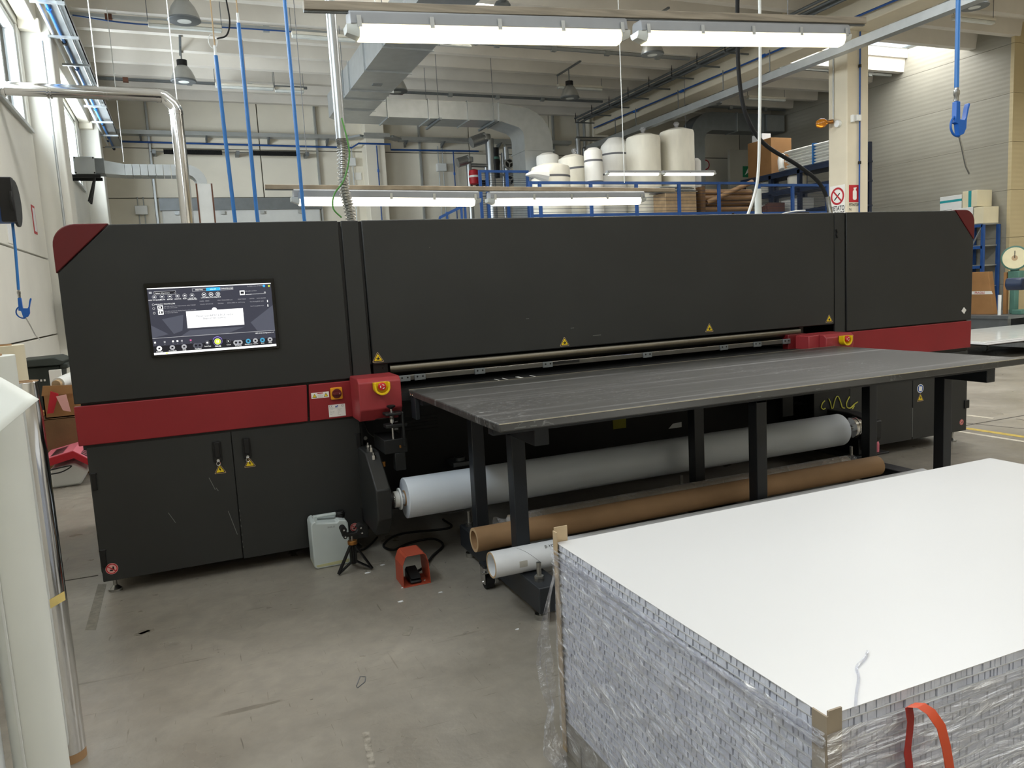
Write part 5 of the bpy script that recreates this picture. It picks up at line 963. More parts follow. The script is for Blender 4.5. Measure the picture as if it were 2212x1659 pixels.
# long beam services: pipes, trays, hangers, hanging rail
bs = thing('pipe_bundle', 'bundle of dark steel conduits running along the long beam', 'conduits', (10.6, 14, 5.8))
for dx, z in ((.0, 6.06), (.10, 6.02), (.2, 5.98), (.3, 6.06)): MB().cyl((10.42+dx, 3, z), (10.42+dx, 19.6, z), .028, 8).build('conduit', 'galv_dark', bs)
for dx in (.05, .25): MB().cyl((10.42+dx, 19.55, 6.0), (10.42+dx, 19.55, 3.6), .04, 10).build('drop_pipe', 'galv', bs)
for k in range(9): y = 19.52-.92*k*1.0; MB().box(10.38, 10.98, y-.015, y+.015, 5.92, 5.95).build('bracket', 'galv_dark', bs); MB().cyl((10.40, y, 5.93), (10.40, y, 6.3), .01, 6).build('hanger_rod', 'rubber', bs)
bl = thing('blue_pipe', 'thin blue air pipe along the face of the long beam', 'pipe', (10.9, 14, 5.7)); MB().cyl((10.90, 8.0, 5.72), (10.90, 19.4, 5.78), .02, 8).build('run', 'blue_steel', bl)
for y in (12.5, 15.2, 17.2): MB().cyl((10.90, y, 5.75), (10.90, y+.12, 5.75), .032, 10).build('coupling', 'gun_blue', bl)
hr = thing('hanging_rail', 'galvanised channel rail hung below the long beam', 'rail', (10.1, 12, 4.9)); MB().box(9.97, 10.03, 5.0, 18.2, 4.94, 5.06).box(9.94, 10.10, 5.0, 18.2, 4.92, 4.94).build('channel', 'galv', hr)
for y in (8.4, 10.4, 12.2, 13.6, 15.2, 17.0, 18.0): MB().tube([(10.75, y, 5.75), (10.75, y, 5.35), (10.45, y+.1, 5.2), (10.02, y+.1, 5.05)], .012, 6).build('hanger', 'galv_dark', hr)
# conduits under the ribs
for x0, x1, y, lab in ((-1.3, 2.9, 14.2, 'grey conduit with a blue cable under the near ribs'), (-1.3, 2.9, 17.9, 'grey conduit under the far ribs by the left wall'), (4.1, 10.3, 14.12, 'grey conduit under the ribs beside the roof duct'), (4.4, 10.3, 17.85, 'grey conduit under the far ribs beyond the roof duct'), (12.5, 16.2, 14.2, 'pale conduit ending at the grey wall'), (12.5, 16.2, 17.8, 'grey conduit above the dark grey duct')):
    t = thing('ceiling_conduit', lab, 'conduit', ((x0+x1)/2, y, 6.05), 'conduits under the roof ribs'); MB().box(x0, x1, y-.03, y+.03, 6.07, 6.12).build('trunking', 'galv_dark' if y > 15 else 'galv', t)
    for k in range(int((x1-x0)/1.2)): MB().box(x0+.6+1.2*k-.05, x0+.6+1.2*k+.05, y-.04, y+.04, 6.04, 6.13).build('clip_box', 'terracotta' if k == 0 else 'galv', t)
    if y == 14.2 and x0 < 0: MB().tube(spline([(x0+.1, y-.05, 6.06), (x0+1, y-.05, 6.0), (x0+2.5, y-.05, 6.05), (x1, y-.05, 6.06)], 6), .012, 6).build('blue_cable', 'blue_steel', t)
# high bay lamps
def roof_at(y):
    f = (y-13.08) % .92
    return RIB if f < .16 else (6.28 if f < .22 or f > .87 else SLAB)
def highbay(px, py, y, d, lab, dark=False):
    c = at(px, py, z=5.5); t = thing('high_bay_lamp', lab, 'ceiling lamp', tuple(c), 'unlit bell shaped high bay lamps'); r = d/2
    MB().lathe([(r, 0), (r*1.02, r*.05), (r*.95, r*.35), (r*.75, r*.85), (r*.5, r*1.2), (r*.34, r*1.32)], c, n=28).build('reflector', 'highbay', t)
    MB().lathe([(r*.2, -.012), (r*.92, -.006), (r*.97, .01), (r*.2, .012)], c, n=28).build('front_glass', 'lamp_glass', t); MB().lathe([(r*.98, -.01), (r*1.05, 0), (r*1.03, .02), (r*.98, .02)], c, n=28).build('rim', 'galv_dark', t)
    MB().cyl(c+Z_*r*1.3, c+Z_*r*1.75, r*.42, 18).build('gear_box', 'black', t); MB().cyl(c+Z_*r*1.7, Vector((c.x, c.y, 6.10)), .012, 8).build('stem', 'galv_dark', t); MB().box(c.x-.02, c.x+.02, c.y-.55, c.y+.55, 6.10, 6.13).build('mounting_bar', 'galv_dark', t)
highbay(398, 45, 13.8, .43, 'bell shaped high bay lamp nearest the left wall above the flue elbow'); highbay(397, 176, 17.6, .42, 'bell shaped high bay lamp under the far conduit by the left wall'); highbay(857, 198, 17.7, .42, 'bell shaped high bay lamp right beside the roof duct'); highbay(1409, 118, 14.0, .40, 'bright bell shaped lamp at the conduit end below the front lamp'); highbay(1231, 212, 17.7, .40, 'bell shaped lamp beside a batten near the long beam'); highbay(1832, 140, 13.9, .42, 'bell shaped lamp partly behind the cream column'); highbay(1540, 225, 17.6, .40, 'bell shaped lamp beside the dark grey duct'); highbay(2105, 15, 8.6, .40, 'bell shaped lamp above the grey wall')
# unlit battens under the ribs
for p, q, y, lab in (((320, 55), (480, 63), 14.0, 'long unlit batten under the conduit near the left wall'), ((630, 78), (768, 88), 14.0, 'unlit batten behind the thickest blue hose'), ((465, 187), (590, 196), 17.7, 'far unlit batten left of the blue hoses'), ((594, 196), (656, 199), 17.7, 'short unlit batten beside the far one'), ((905, 92), (1018, 100), 13.9, 'unlit batten beside the roof duct'), ((1205, 189), (1298, 195), 16.3, 'unlit batten above the bell lamp near the beam'), ((1615, 213), (1690, 219), 16.5, 'unlit batten right of the hanging rail'), ((2060, 40), (2140, 52), 8.8, 'unlit batten near the grey wall')):
    a, c = at(*p, z=5.9), at(*q, z=5.9); c.y = a.y; t = thing('batten_lamp', lab, 'ceiling lamp', tuple((a+c)/2), 'unlit battens under the roof'); MB().bar(a+Z_*.05, c+Z_*.05, .12, .05).build('body', 'batten_white', t, bevel=.01); MB().bar(a, c, .10, .05).build('cover', 'lamp_glass', t, bevel=.015)
    for e in (a, c): MB().cyl(e+Z_*.07, Vector((e.x, e.y, 6.43)), .006, 6).build('hanger', 'galv_dark', t)
# ceiling fans
for px, py, lab in ((1085, 12, 'grey ceiling fan above the front lamp'), (968, 86, 'grey ceiling fan beside the roof duct')):
    c = at(px, py, z=5.75); t = thing('ceiling_fan', lab, 'fan', tuple(c), 'ceiling fans'); MB().lathe([(.03, -.06), (.10, -.05), (.13, 0), (.10, .05), (.03, .07)], c, n=24).build('motor', 'galv_dark', t); MB().cyl(c, (c.x, c.y, 6.4), .012, 8).build('downrod', 'galv_dark', t)
    for k in range(3):
        a = 2*PI*k/3+.25; d = Vector((math.cos(a), math.sin(a), 0)); n = Vector((-d.y, d.x, .15)); q = MB(); p0, p1 = c+d*.12, c+d*.62
        q.add([p0-n*.03, p0+n*.03, p1+n*.07, p1-n*.07, p0-n*.03+Z_*.008, p0+n*.03+Z_*.008, p1+n*.07+Z_*.008, p1-n*.07+Z_*.008], [(0, 3, 2, 1), (4, 5, 6, 7), (0, 1, 5, 4), (1, 2, 6, 5), (2, 3, 7, 6), (3, 0, 4, 7)]); q.build('blade', 'galv_dark', t)
# ================================================================== COLUMN FITTINGS
sg = thing('no_smoking_sign', 'white no smoking sign with red ring on the cream column', 'sign', (10.99, 10.76, 2.5))
def face_left(mb, pts, t=.003): # pts (y,z) on the x=11 face; y decreases to the right in view
    return mb.prism(pts, 'x', 10.999, 10.999-t)
yc, zc = 10.765, 2.82
MB().prism([(yc-.17, zc-.36), (yc+.17, zc-.36), (yc+.17, zc+.19), (yc-.17, zc+.19)], 'x', 10.999, 10.994).build('plate', 'sticker_white', sg)
b = MB(); n = 30
for i in range(n):
    a, c = 2*PI*i/n, 2*PI*(i+1)/n
    b.prism([(yc+.12*math.cos(a), zc+.12*math.sin(a)), (yc+.155*math.cos(a), zc+.155*math.sin(a)), (yc+.155*math.cos(c), zc+.155*math.sin(c)), (yc+.12*math.cos(c), zc+.12*math.sin(c))], 'x', 10.994, 10.992)
b.prism([(yc+.10, zc+.08), (yc+.08, zc+.10), (yc-.10, zc-.08), (yc-.08, zc-.10)], 'x', 10.992, 10.990); b.build('prohibition_ring', 'sign_red', sg, smooth=False)
MB().prism([(yc+.08, zc-.06), (yc+.065, zc-.075), (yc-.06, zc+.04), (yc-.045, zc+.055)], 'x', 10.994, 10.9925).build('cigarette', 'ink', sg)
b = MB(); text_mesh(b, 'VIETATO', (10.992, yc, zc-.255), -Y_, Z_, .085, 'CENTER', bold=.002, width=.33); text_mesh(b, 'FUMARE', (10.992, yc, zc-.35), -Y_, Z_, .08, 'CENTER', bold=.002, width=.32); b.build('lettering', 'ink', sg, smooth=False, label='VIETATO FUMARE')
eg = thing('extinguisher_sign', 'red fire extinguisher sign on the cream column', 'sign', (11.2, 10.54, 2.6)); ex, ez = 11.175, 2.84
MB().box(ex-.13, ex+.13, 10.545, 10.549, ez-.15, ez+.15).build('plate', 'sign_red', eg); MB().prism(rrect(ex-.045, ex+.045, ez-.11, ez+.06, .03), 'y', 10.545, 10.543).prism([(ex-.02, ez+.06), (ex+.02, ez+.06), (ex+.05, ez+.11), (ex-.03, ez+.10)], 'y', 10.545, 10.543).build('extinguisher_symbol', 'sticker_white', eg, smooth=False)
b = MB(); text_mesh(b, 'ESTINTORE', (ex, 10.546, ez-.22), X_, Z_, .05, 'CENTER', bold=.001, width=.26); text_mesh(b, 'N', (ex-.13, 10.546, ez-.30), X_, Z_, .05); b.build('lettering', 'ink', eg, smooth=False, label='ESTINTORE')
bb = thing('wall_lamp', 'amber bulb lamp on the side of the cream column', 'lamp', (10.9, 10.8, 4.05)); z_ = 4.13
MB().lathe([(.03, 0), (.075, .05), (.085, .12), (.06, .18), (.02, .2)], (10.86, 10.86, z_), (-.6, .8, -.05), 18).build('bulb', 'bulb_amber', bb); MB().cyl((10.86, 10.86, z_), (10.92, 10.78, z_), .035, 14).build('socket', 'brass', bb); MB().cyl((10.94, 10.73, z_-.05), (11.0, 10.73, z_-.05), .06, 16).build('mount', 'white_plastic', bb); MB().box(11.08, 11.12, 10.50, 10.55, z_-.06, z_+.06).build('switch', 'white_plastic', bb); MB().box(11.16, 11.26, 10.48, 10.55, z_-.04, z_+.06).build('socket_box', 'white_plastic', bb); MB().cyl((10.985, 10.85, z_), (10.985, 10.85, 5.6), .012, 8).build('conduit', 'galv', bb)
cp = thing('blue_pipe', 'thin blue air pipe down the face of the cream column', 'pipe', (11.27, 10.5, 2)); MB().cyl((11.27, 10.52, 5.6), (11.25, 10.52, 0.5), .014, 8).build('run', 'blue_steel', cp)
for z in (5.0, 3.35): MB().cyl((11.265, 10.52, z), (11.265, 10.52, z+.05), .026, 10).build('clip', 'black', cp)

_own = [railB, FLUE, FLUE, hose_[1], None, lampC2, vt, railA, railA]
for (a, c, r, m_, lab), o in zip(CORDS, _own):
    if o is None: MB().tube([a, c], r, 6).thing('pull_wire', m_, lab, 'wire', base=tuple(c))
    else: MB().tube([a, c], r, 6).build('hanging_cord', m_, o)
# ================================================================== MEZZANINE WITH STORED GOODS
DZ = 2.30
mz = thing('mezzanine', 'grey steel storage mezzanine behind the printer', 'mezzanine', (11, 16, 0))
MB().box(5.6, 15.7, 12.1, 19.5, DZ-.14, DZ).build('deck', 'galv_dark', mz)
for x in (5.9, 9.2, 12.6, 15.5):
    for y in (12.3, 19.2): MB().box(x-.06, x+.06, y-.06, y+.06, 0, DZ-.14).build('post', 'blue_steel', mz)
def fence(xs, y, z0, z1, label, mesh=True, wires=9):
    t = thing('mesh_fence', label, 'fence', ((xs[0]+xs[-1])/2, y, DZ), 'blue mesh fences')
    for x in xs: MB().box(x-.028, x+.028, y-.025, y+.025, DZ, z1).build('post', 'blue_steel', t)
    MB().box(xs[0], xs[-1], y-.02, y+.02, z1-.05, z1).build('top_rail', 'blue_steel', t); MB().box(xs[0], xs[-1], y-.02, y+.02, z0-.05, z0).build('lower_rail', 'blue_steel', t); MB().box(xs[0], xs[-1], y-.02, y+.02, DZ+.05, DZ+.10).build('toe_rail', 'blue_steel', t)
    for k in range(wires): z = z0+(z1-z0)*(k+.5)/wires; MB().box(xs[0], xs[-1], y+.004, y+.010, z-.003, z+.003).build('wire', 'navy_steel', t)
    return t
FX = [at(p, 430, y=13.2).x for p in (1147, 1167, 1277, 1375, 1467, 1553, 1634)]
fence(FX, 13.2, 2.82, 3.42, 'blue mesh fence in front of the white foam rolls')
FX2 = [at(p, 440, y=15.3).x for p in (1040, 1055, 1098, 1142)]
fence(FX2, 15.3, 2.95, 3.95, 'blue mesh gate panel left of the foam rolls', wires=22)
fence([at(p, 430, y=12.2).x for p in (1639, 1712, 1787)], 12.2, 2.70, 3.24, 'blue mesh fence in front of the storage rack', wires=24)
hrl = thing('stair_handrail', 'blue stair handrail rising toward the mezzanine', 'handrail', (5, 14.5, 0))
pts = [at(950, 470, y=14.6), at(965, 458, y=14.6), at(996, 445, y=14.6), at(1004, 443, y=14.6)]
for p in pts: MB().box(p.x-.02, p.x+.02, 14.58, 14.62, 0.2, p.z).build('baluster', 'blue_steel', hrl)
MB().bar(pts[0], pts[-1], .05, .05).build('rail', 'blue_steel', hrl); MB().box(pts[0].x-.05, pts[-1].x+.1, 14.55, 14.65, .0, .2).build('base', 'blue_steel', hrl)
# foam / film rolls standing on the deck
def foam(px0, px1, py, y, lab, m='foam_roll', lean=0, bands=0, knot=False, crown=.06, bag=False):
    y2 = y+.3; a, c = at(px0, py, y=y2), at(px1, py, y=y2); r = (c.x-a.x)/2; cx = (a.x+c.x)/2; zt = a.z; h = zt-DZ; yy = y+.3
    t = thing('foam_roll', lab, 'foam roll', (cx, yy, DZ), 'white foam rolls stored on the mezzanine'); ax = Vector((lean, 0, 1)).normalized()
    MB().lathe([(r*.96, 0), (r, .05), (r, h-.08), (r*.96, h-.03), (r*.5, h+crown*.5), (.03, h+crown*.6)], (cx-lean*h*.5, yy, DZ+abs(lean)*r), ax, 28).build('roll', m, t)
    for k in range(bands): z = h-.25-.42*k; MB().lathe([(r*1.004, 0), (r*1.008, .02), (r*1.004, .04)], Vector((cx-lean*h*.5, yy, DZ))+ax*z, ax, 28).build('printed_band', 'ink_grey', t)
    if knot: MB().lathe([(.05, 0), (.03, .05), (.07, .12), (.04, .16)], Vector((cx, yy, zt+.02)), n=10).build('bag_knot', 'bag_film', t)
    if bag: MB().lathe([(r*1.02, h*.2), (r*1.03, h*.7), (r*1.06, h+.02), (r*1.2, h+.10)], (cx-lean*h*.5, yy, DZ), ax, 16).build('plastic_bag', 'bag_film', t)
    return t
foam(1357, 1420, 293, 14.15, 'tall smooth wrapped white roll with a knot next to the tallest roll', 'foam_cream', knot=True); foam(1430, 1492, 281, 14.15, 'tallest wrapped white roll with vertical plastic folds', 'foam_cream', knot=True); foam(1412, 1432, 295, 15.2, 'white roll squeezed between the two tall rolls'); foam(1299, 1354, 312, 14.75, 'white roll with two grey printed bands and rounded top', bands=3, crown=.25, lean=.02); foam(1263, 1298, 323, 13.75, 'narrower white roll with dark dashed bands', bands=3); foam(1216, 1266, 340, 14.3, 'leaning creamy roll with a printed band and twisted top', 'foam_cream', lean=-.10, bands=1, knot=True); foam(1160, 1205, 334, 14.9, 'white bagged roll peeking over the front bagged roll', 'foam_roll', bag=False); foam(1150, 1226, 358, 13.7, 'wide bagged white roll with a loose plastic end at the fence', 'foam_cream', bands=1, bag=False); foam(1494, 1512, 345, 15.6, 'white roll half hidden beside the tallest roll')
vs = [at(*p, y=13.65) for p in ((1180, 372), (1150, 366), (1132, 372), (1137, 385), (1160, 396), (1190, 398))]
MB().tube(spline([at(1180, 380, y=13.62), at(1155, 376, y=13.6), at(1136, 378, y=13.6)], 5), .1, 10, rf=lambda i: .13-.011*i).thing('plastic_tail', 'foam_roll', 'crumpled loose plastic end of the bagged roll', 'plastic wrap')
# tubes, carton and flat packs on the deck
tx0, tx1 = at(1519, 420, y=14.2).x, at(1628, 420, y=14.2).x
for k in range(9):
    for j in range(1):
        z = DZ+.0625+.124*k; y = 14.3+.125*j
        if j and k < 7: continue
        MB().pipe((tx0+.02*((k*7) % 3), y, z), (tx1, y, z), .0615, .045, 18).thing('cardboard_tube', 'kraft' if k % 3 else 'kraft_dark', 'long brown cardboard tube in the pile on the mezzanine', 'tube', 'brown tubes piled on the mezzanine')
MB().pipe(at(1527, 438, y=14.15), at(1625, 393, y=14.15), .055, .04, 18).thing('cardboard_tube', 'kraft', 'brown cardboard tube leaning diagonally across the tube pile', 'tube')
MB().box(tx0-.09, tx0-.02, 14.1, 14.5, DZ, 3.46).thing('tube_rack_post', 'kraft_dark', 'dark timber post beside the tube pile', 'post')
c0, c1 = at(1402, 424, y=14.0), at(1468, 460, y=14.0); MB().box(c0.x, c1.x, 13.4, 13.85, DZ, c0.z).thing('wood_crate', 'tan', 'light wooden crate behind the blue mesh fence', 'crate', bevel=.01)
for k in range(4): z = c0.z+.012+.03*k; MB().box(c0.x-.1, c1.x+.05-.04*k, 13.42, 13.84, z, z+.02).thing('flat_pack', 'roll_white' if k % 2 else 'grey_card', 'flat sheet lying on top of the light wooden crate', 'sheet', 'flat sheets on the crate')
# rack at the right end of the deck
rk = thing('storage_rack', 'dark navy steel storage rack on the mezzanine holding a foam bundle', 'rack', (13.1, 14.4, DZ))
for y in (12.45, 13.4, 14.3, 15.25):
    for x in (12.6, 13.6): MB().box(x-.04, x+.04, y-.04, y+.04, DZ, 4.15 if y < 13 else 3.72).build('upright', 'navy_steel', rk)
for z in (2.85, 3.36, 3.76): MB().box(12.56, 12.60, 12.4, 15.3, z-.12, z-.04).build('beam', 'navy_steel', rk); MB().box(12.55, 13.65, 12.4, 15.3, z-.04, z).build('shelf_board', 'navy_steel', rk)
p = thing('foam_bundle', 'bundle of white foam sheets tied with blue strap on the rack', 'foam bundle', (13.1, 13.2, 3.76))
for k in range(7):
    z = 3.762+.062*k; q = MB(); pr = [(12.66+.01*(k % 3), z+.002), (12.60+.015*(k % 2), z+.03), (12.66+.01*(k % 3), z+.058), (13.5, z+.058), (13.5, z+.002)]
    q.prism(pr, 'y', 12.42, 13.9-.05*(k % 3)).build('folded_sheet', 'foam_roll', p, bevel=.01)
MB().box(12.59, 13.5, 13.0, 13.03, 3.762, 4.21).build('strap', 'blue_hose', p)
MB().tube(spline([(12.60, 13.95, 3.80), (12.66, 14.05, 4.0), (12.75, 14.1, 4.15)], 4), .07, 10).build('loose_end', 'foam_roll', p)
MB().box(12.70, 13.3, 14.40, 15.2, 3.761, 4.60).thing('carton', 'cardboard', 'big brown carton on top of the storage rack', 'box', bevel=.01); MB().box(12.75, 13.0, 14.75, 15.1, 4.602, 4.76).thing('paper_pack', 'paper_white', 'white paper pack on top of the brown carton', 'pack')
MB().lathe([(.05, 0), (.20, .02), (.21, .25), (.12, .36), (.03, .38)], (12.85, 13.75, 3.361), n=18).thing('plastic_bundle', 'foam_cream', 'crumpled pale plastic bundle on the middle rack shelf', 'bundle'); MB().lathe([(.05, 0), (.15, .02), (.15, .2), (.08, .3)], (12.8, 14.7, 3.361), n=16).thing('plastic_bundle', 'foam_cream', 'smaller pale plastic bundle under the brown carton', 'bundle')
MB().box(12.62, 13.0, 13.4, 14.0, 2.851, 3.12).thing('carton', 'white_plastic', 'white carton with a dark mark on the lowest rack shelf', 'box', bevel=.006); MB().box(12.62, 13.0, 14.3, 14.9, 2.851, 3.1).thing('carton', 'white_plastic', 'white carton next to the brown slats on the lowest rack shelf', 'box', bevel=.006)
for k in range(7): MB().box(12.0, 12.45, 13.7+.07*k, 13.75+.07*k, DZ, 3.05-.02*k).thing('slatted_panel', 'terracotta', 'reddish brown slatted panel leaning behind the fence', 'panel', 'reddish brown panels behind the fence')
# pipework with valves and red tank against the back wall
pw = thing('pipework', 'insulated silver pipes with round valves on the back wall', 'pipework', (7.5, 18.9, DZ)); mp = lambda px, py: at(px, py, y=18.8)
def vpipe(px, p0, p1, r, m='alu'): a, c = mp(px, p0), mp(px, p1); MB().cyl((a.x, a.y, a.z), (a.x, a.y, min(c.z, a.z-.2) if p1 < 395 else DZ), r, 16).build('riser', m, pw)
for px, p0, r in ((1057, 300, .11), (1092, 318, .07), (1119, 325, .10), (1012, 345, .07), (1050, 362, .05), (1085, 330, .04)): vpipe(px, p0, 480, r)
for p, q, r in (((1018, 308), (1048, 297), .14), ((988, 352), (1012, 345), .12), ((1016, 357), (1050, 358), .05), ((1090, 316), (1145, 318), .06), ((1118, 328), (1150, 325), .07), ((1075, 380), (1145, 372), .05)): a, c = mp(*p), mp(*q); MB().cyl(a, c, r, 16).build('header', 'alu', pw); MB().lathe([(r, -r*.5), (r*1.04, 0), (r, r*.5)], c, (0, 0, 1), 14).build('elbow', 'alu', pw)
for px, py, r in ((1096, 355, .14), (1097, 391, .14), (1118, 342, .15), (1119, 389, .17)):
    c = mp(px, py)+Vector((0, -.12, 0)); MB().cyl(c+Vector((0, .1, 0)), c, r*.95, 20).build('valve_body', 'alu', pw); v_ = MB().cyl(c, c-Vector((0, .02, 0)), r*.72, 18).build('valve_face', 'black', pw)
    for k in range(3): d = Vector((math.cos(k*2.1+.4), 0, math.sin(k*2.1+.4)))*r*.65; MB().bar(c-Vector((0, .025, 0)), c-Vector((0, .025, 0))+d, .03, .015, up=(0, 1, 0)).build('spoke', 'alu', v_)
c = mp(1020, 384); MB().lathe([(.03, -.20), (.12, -.17), (.135, -.08), (.135, .08), (.12, .16), (.03, .19)], c-Vector((0, .15, 0)), n=24).build('expansion_tank', 'sign_red', pw, label='red expansion tank'); MB().lathe([(.137, -.02), (.138, .0), (.137, .03)], c-Vector((0, .15, 0)), n=24).build('tank_label', 'sticker_white', pw)
a = mp(1070, 350); MB().lathe([(.10, -.4), (.11, -.1), (.13, .0), (.10, .15), (.11, .35)], a, n=16).build('pump', 'black', pw); MB().lathe([(.115, 0), (.118, .06), (.115, .12)], a, n=16).build('pump_ring', 'scale_green', pw); MB().lathe([(.15, -.06), (.16, 0), (.15, .06)], mp(1040, 396), n=16).build('black_cover', 'black', pw)
sp_ = thing('steam_pipes', 'dark steel pipes running behind the stored foam rolls', 'pipes', (10, 18.6, 4.9))
for p, q, r in (((1248, 300), (1420, 303), .06), ((1262, 322), (1420, 325), .05)): a, c = at(*p, y=18.6), at(*q, y=18.6); MB().cyl(a, c, r, 14).build('run', 'steel', sp_); MB().cyl(a, (a.x, a.y, DZ), r*1.1, 14).build('drop', 'alu', sp_); MB().lathe([(r*1.1, -r), (r*1.35, 0), (r*.7, r)], a, n=14).build('elbow', 'alu', sp_)
nb = thing('no_smoking_notice', 'round no smoking notice on the grey wall section behind the rack', 'sign', (13.9, 19.98, 4.0)); c = at(1524, 356, y=19.98); q = MB(); q.prism(disc(c.x, c.z, .16), 'y', 19.985, 19.98); q.build('plate', 'sticker_white', nb); q = MB(); ringp(q, c.x, c.z, .12, .155, 19.979, 20); q.build('ring', 'sign_red', nb, smooth=False)
es = thing('emergency_exit_sign', 'green emergency exit sign near the storage rack', 'sign', (12.5, 19.97, 3.7)); c = at(1612, 371, y=19.0); MB().box(c.x-.13, c.x+.13, 18.98, 19.0, c.z-.16, c.z+.16).build('plate', 'sign_green', es); MB().prism([(c.x-.07, c.z-.1), (c.x+.06, c.z-.02), (c.x+.05, c.z+.1), (c.x+.0, c.z+.02)], 'y', 18.98, 18.975).build('pictogram', 'sticker_white', es); MB().box(c.x-.6, c.x+1.4, 19.0, 19.1, DZ, 5.2).build('partition', 'grey_panel', es)
# ================================================================== RIGHT SIDE
def airgun(name_lab, p, s, hose_top, reelhose=None, flip=1):
    t = thing('air_gun', name_lab, 'air gun', tuple(p), 'blue air guns on hoses'); p = Vector(p); B = lambda x, z: (p.x+x*s*flip, p.z+z*s); yy = p.y
    MB().prism([B(-.012, .10), B(.012, .10), B(.014, .02), B(.045, .018), B(.052, .03), B(.062, .075), B(.07, .095), B(.078, .09), B(.068, .06), B(.058, .02), B(.055, -.02), B(.04, -.045), B(.01, -.055), B(-.0, .0), B(-.018, .005), B(-.014, .03)], 'y', yy-.012*s, yy+.012*s).build('body', 'gun_blue', t, bevel=.002*s)
    MB().tube([Vector((p.x+flip*s*(.012+.047*math.cos(a)), yy, p.z+s*(-.008+.047*math.sin(a)))) for a in [math.radians(120+15*k) for k in range(12)]], .005*s, 8).build('trigger_guard', 'gun_blue', t)
    MB().tube([Vector((p.x+flip*s*x, yy, p.z+s*z)) for x, z in ((.022, -.05), (.045, -.11), (.072, -.19), (.098, -.225))], .0045*s, 8).build('nozzle', 'steel', t)
    MB().lathe([(.008, 0), (.012, .004), (.012, .03), (.015, .035), (.015, .055), (.010, .06), (.010, .075)], (p.x, yy, p.z+.10*s), n=14).build('coupling', 'steel', t)
    MB().tube([(p.x, yy, p.z+.10*s+.07), tuple(Vector((p.x, yy, p.z+.10*s+.07)).lerp(Vector(hose_top), .5)+Vector((.005, 0, 0))), tuple(hose_top)], .0085*s+.002, 8).build('hose', 'blue_hose', t)
    return t
gp = at(2065, 268, y=2.9); airgun('blue air gun hanging from a hose beside the grey wall', gp, 1.12, (gp.x-.002, 2.9, 6.4))
gp = at(46, 672, y=7.9); airgun('blue air gun hanging from the wall hose reel', gp, 1.15, tuple(at(24, 455, y=7.9)))
rl = thing('hose_reel', 'blue and black hose reel on the left wall', 'hose reel', (-1.45, 7.9, 2.2)); c = at(2, 440, y=7.9)
MB().cyl((c.x-.10, 7.9, c.z), (c.x+.10, 7.9, c.z), .17, 28).build('drum', 'blue_steel', rl)
for x in (-.11, .10): MB().cyl((c.x+x, 7.9, c.z), (c.x+x+.02, 7.9, c.z), .20, 28).build('side_plate', 'black', rl, bevel=.004)
MB().box(c.x+.02, c.x+.13, 7.72, 7.80, c.z-.17, c.z+.20).build('hose_guide', 'black', rl, bevel=.01); MB().box(LEFT, c.x-.1, 7.85, 7.95, c.z-.05, c.z+.05).build('wall_arm', 'black', rl)
# rack with boxes by the grey wall
rr2 = thing('storage_rack', 'bright blue steel rack by the grey wall', 'rack', (16.1, 12.1, 0))
for y in (11.50, 12.05, 13.2):
    for x in (15.85, 16.33): MB().box(x-.03, x+.03, y-.03, y+.03, 0, 2.30).build('upright', 'blue_steel', rr2)
for z in (.5, 1.0, 1.45, 1.87, 2.33): MB().box(15.83, 16.36, 11.5, 13.2, z-.03, z).build('shelf_board', 'galv', rr2); MB().box(15.82, 15.85, 11.5, 13.2, z-.08, z-.02).build('beam', 'blue_steel', rr2)
MB().bar((15.84, 11.52, 2.25), (15.84, 12.02, 1.4), .03, .02).build('brace', 'galv', rr2)
for x0, x1, y0, y1, z0, z1, lab in ((15.85, 16.33, 11.75, 12.25, 2.331, 2.70, 'white carton with a teal band, lower one on the blue rack'), (15.85, 16.33, 11.50, 11.72, 2.331, 2.68, 'narrow white carton at the end of the blue rack top'), (15.86, 16.33, 11.66, 12.0, 2.701, 3.05, 'white carton with a vertical teal band on the blue rack'), (15.86, 16.33, 12.02, 12.55, 2.701, 3.0, 'plain pale carton beside the teal banded carton'), (15.85, 16.33, 12.27, 12.9, 2.331, 2.69, 'white carton at the back of the blue rack top')):
    t = thing('carton', lab, 'box', ((x0+x1)/2, (y0+y1)/2, z0), 'white cartons on the blue rack'); MB().box(x0, x1, y0, y1, z0, z1).build('box', 'cream' if y1-y0 < .4 else 'white_plastic', t, bevel=.006)
    if 'teal' in lab:
        if 'vertical' in lab: MB().box(x0-.003, x0+.01, (y0+y1)/2-.04, (y0+y1)/2+.03, z0, z1).build('band', 'teal', t)
        else: MB().box(x0-.003, x0+.01, y0, y1, z0+.16, z0+.21).build('band', 'teal', t)
for z in (.5, 1.0, 1.45, 1.87): MB().box(15.9, 16.3, 12.1, 12.9, z+.001, z+.2).thing('carton', 'cardboard', 'low brown carton on a %s shelf of the blue rack' % {.5: 'low', 1.0: 'second', 1.45: 'third', 1.87: 'fourth'}[z], 'box')
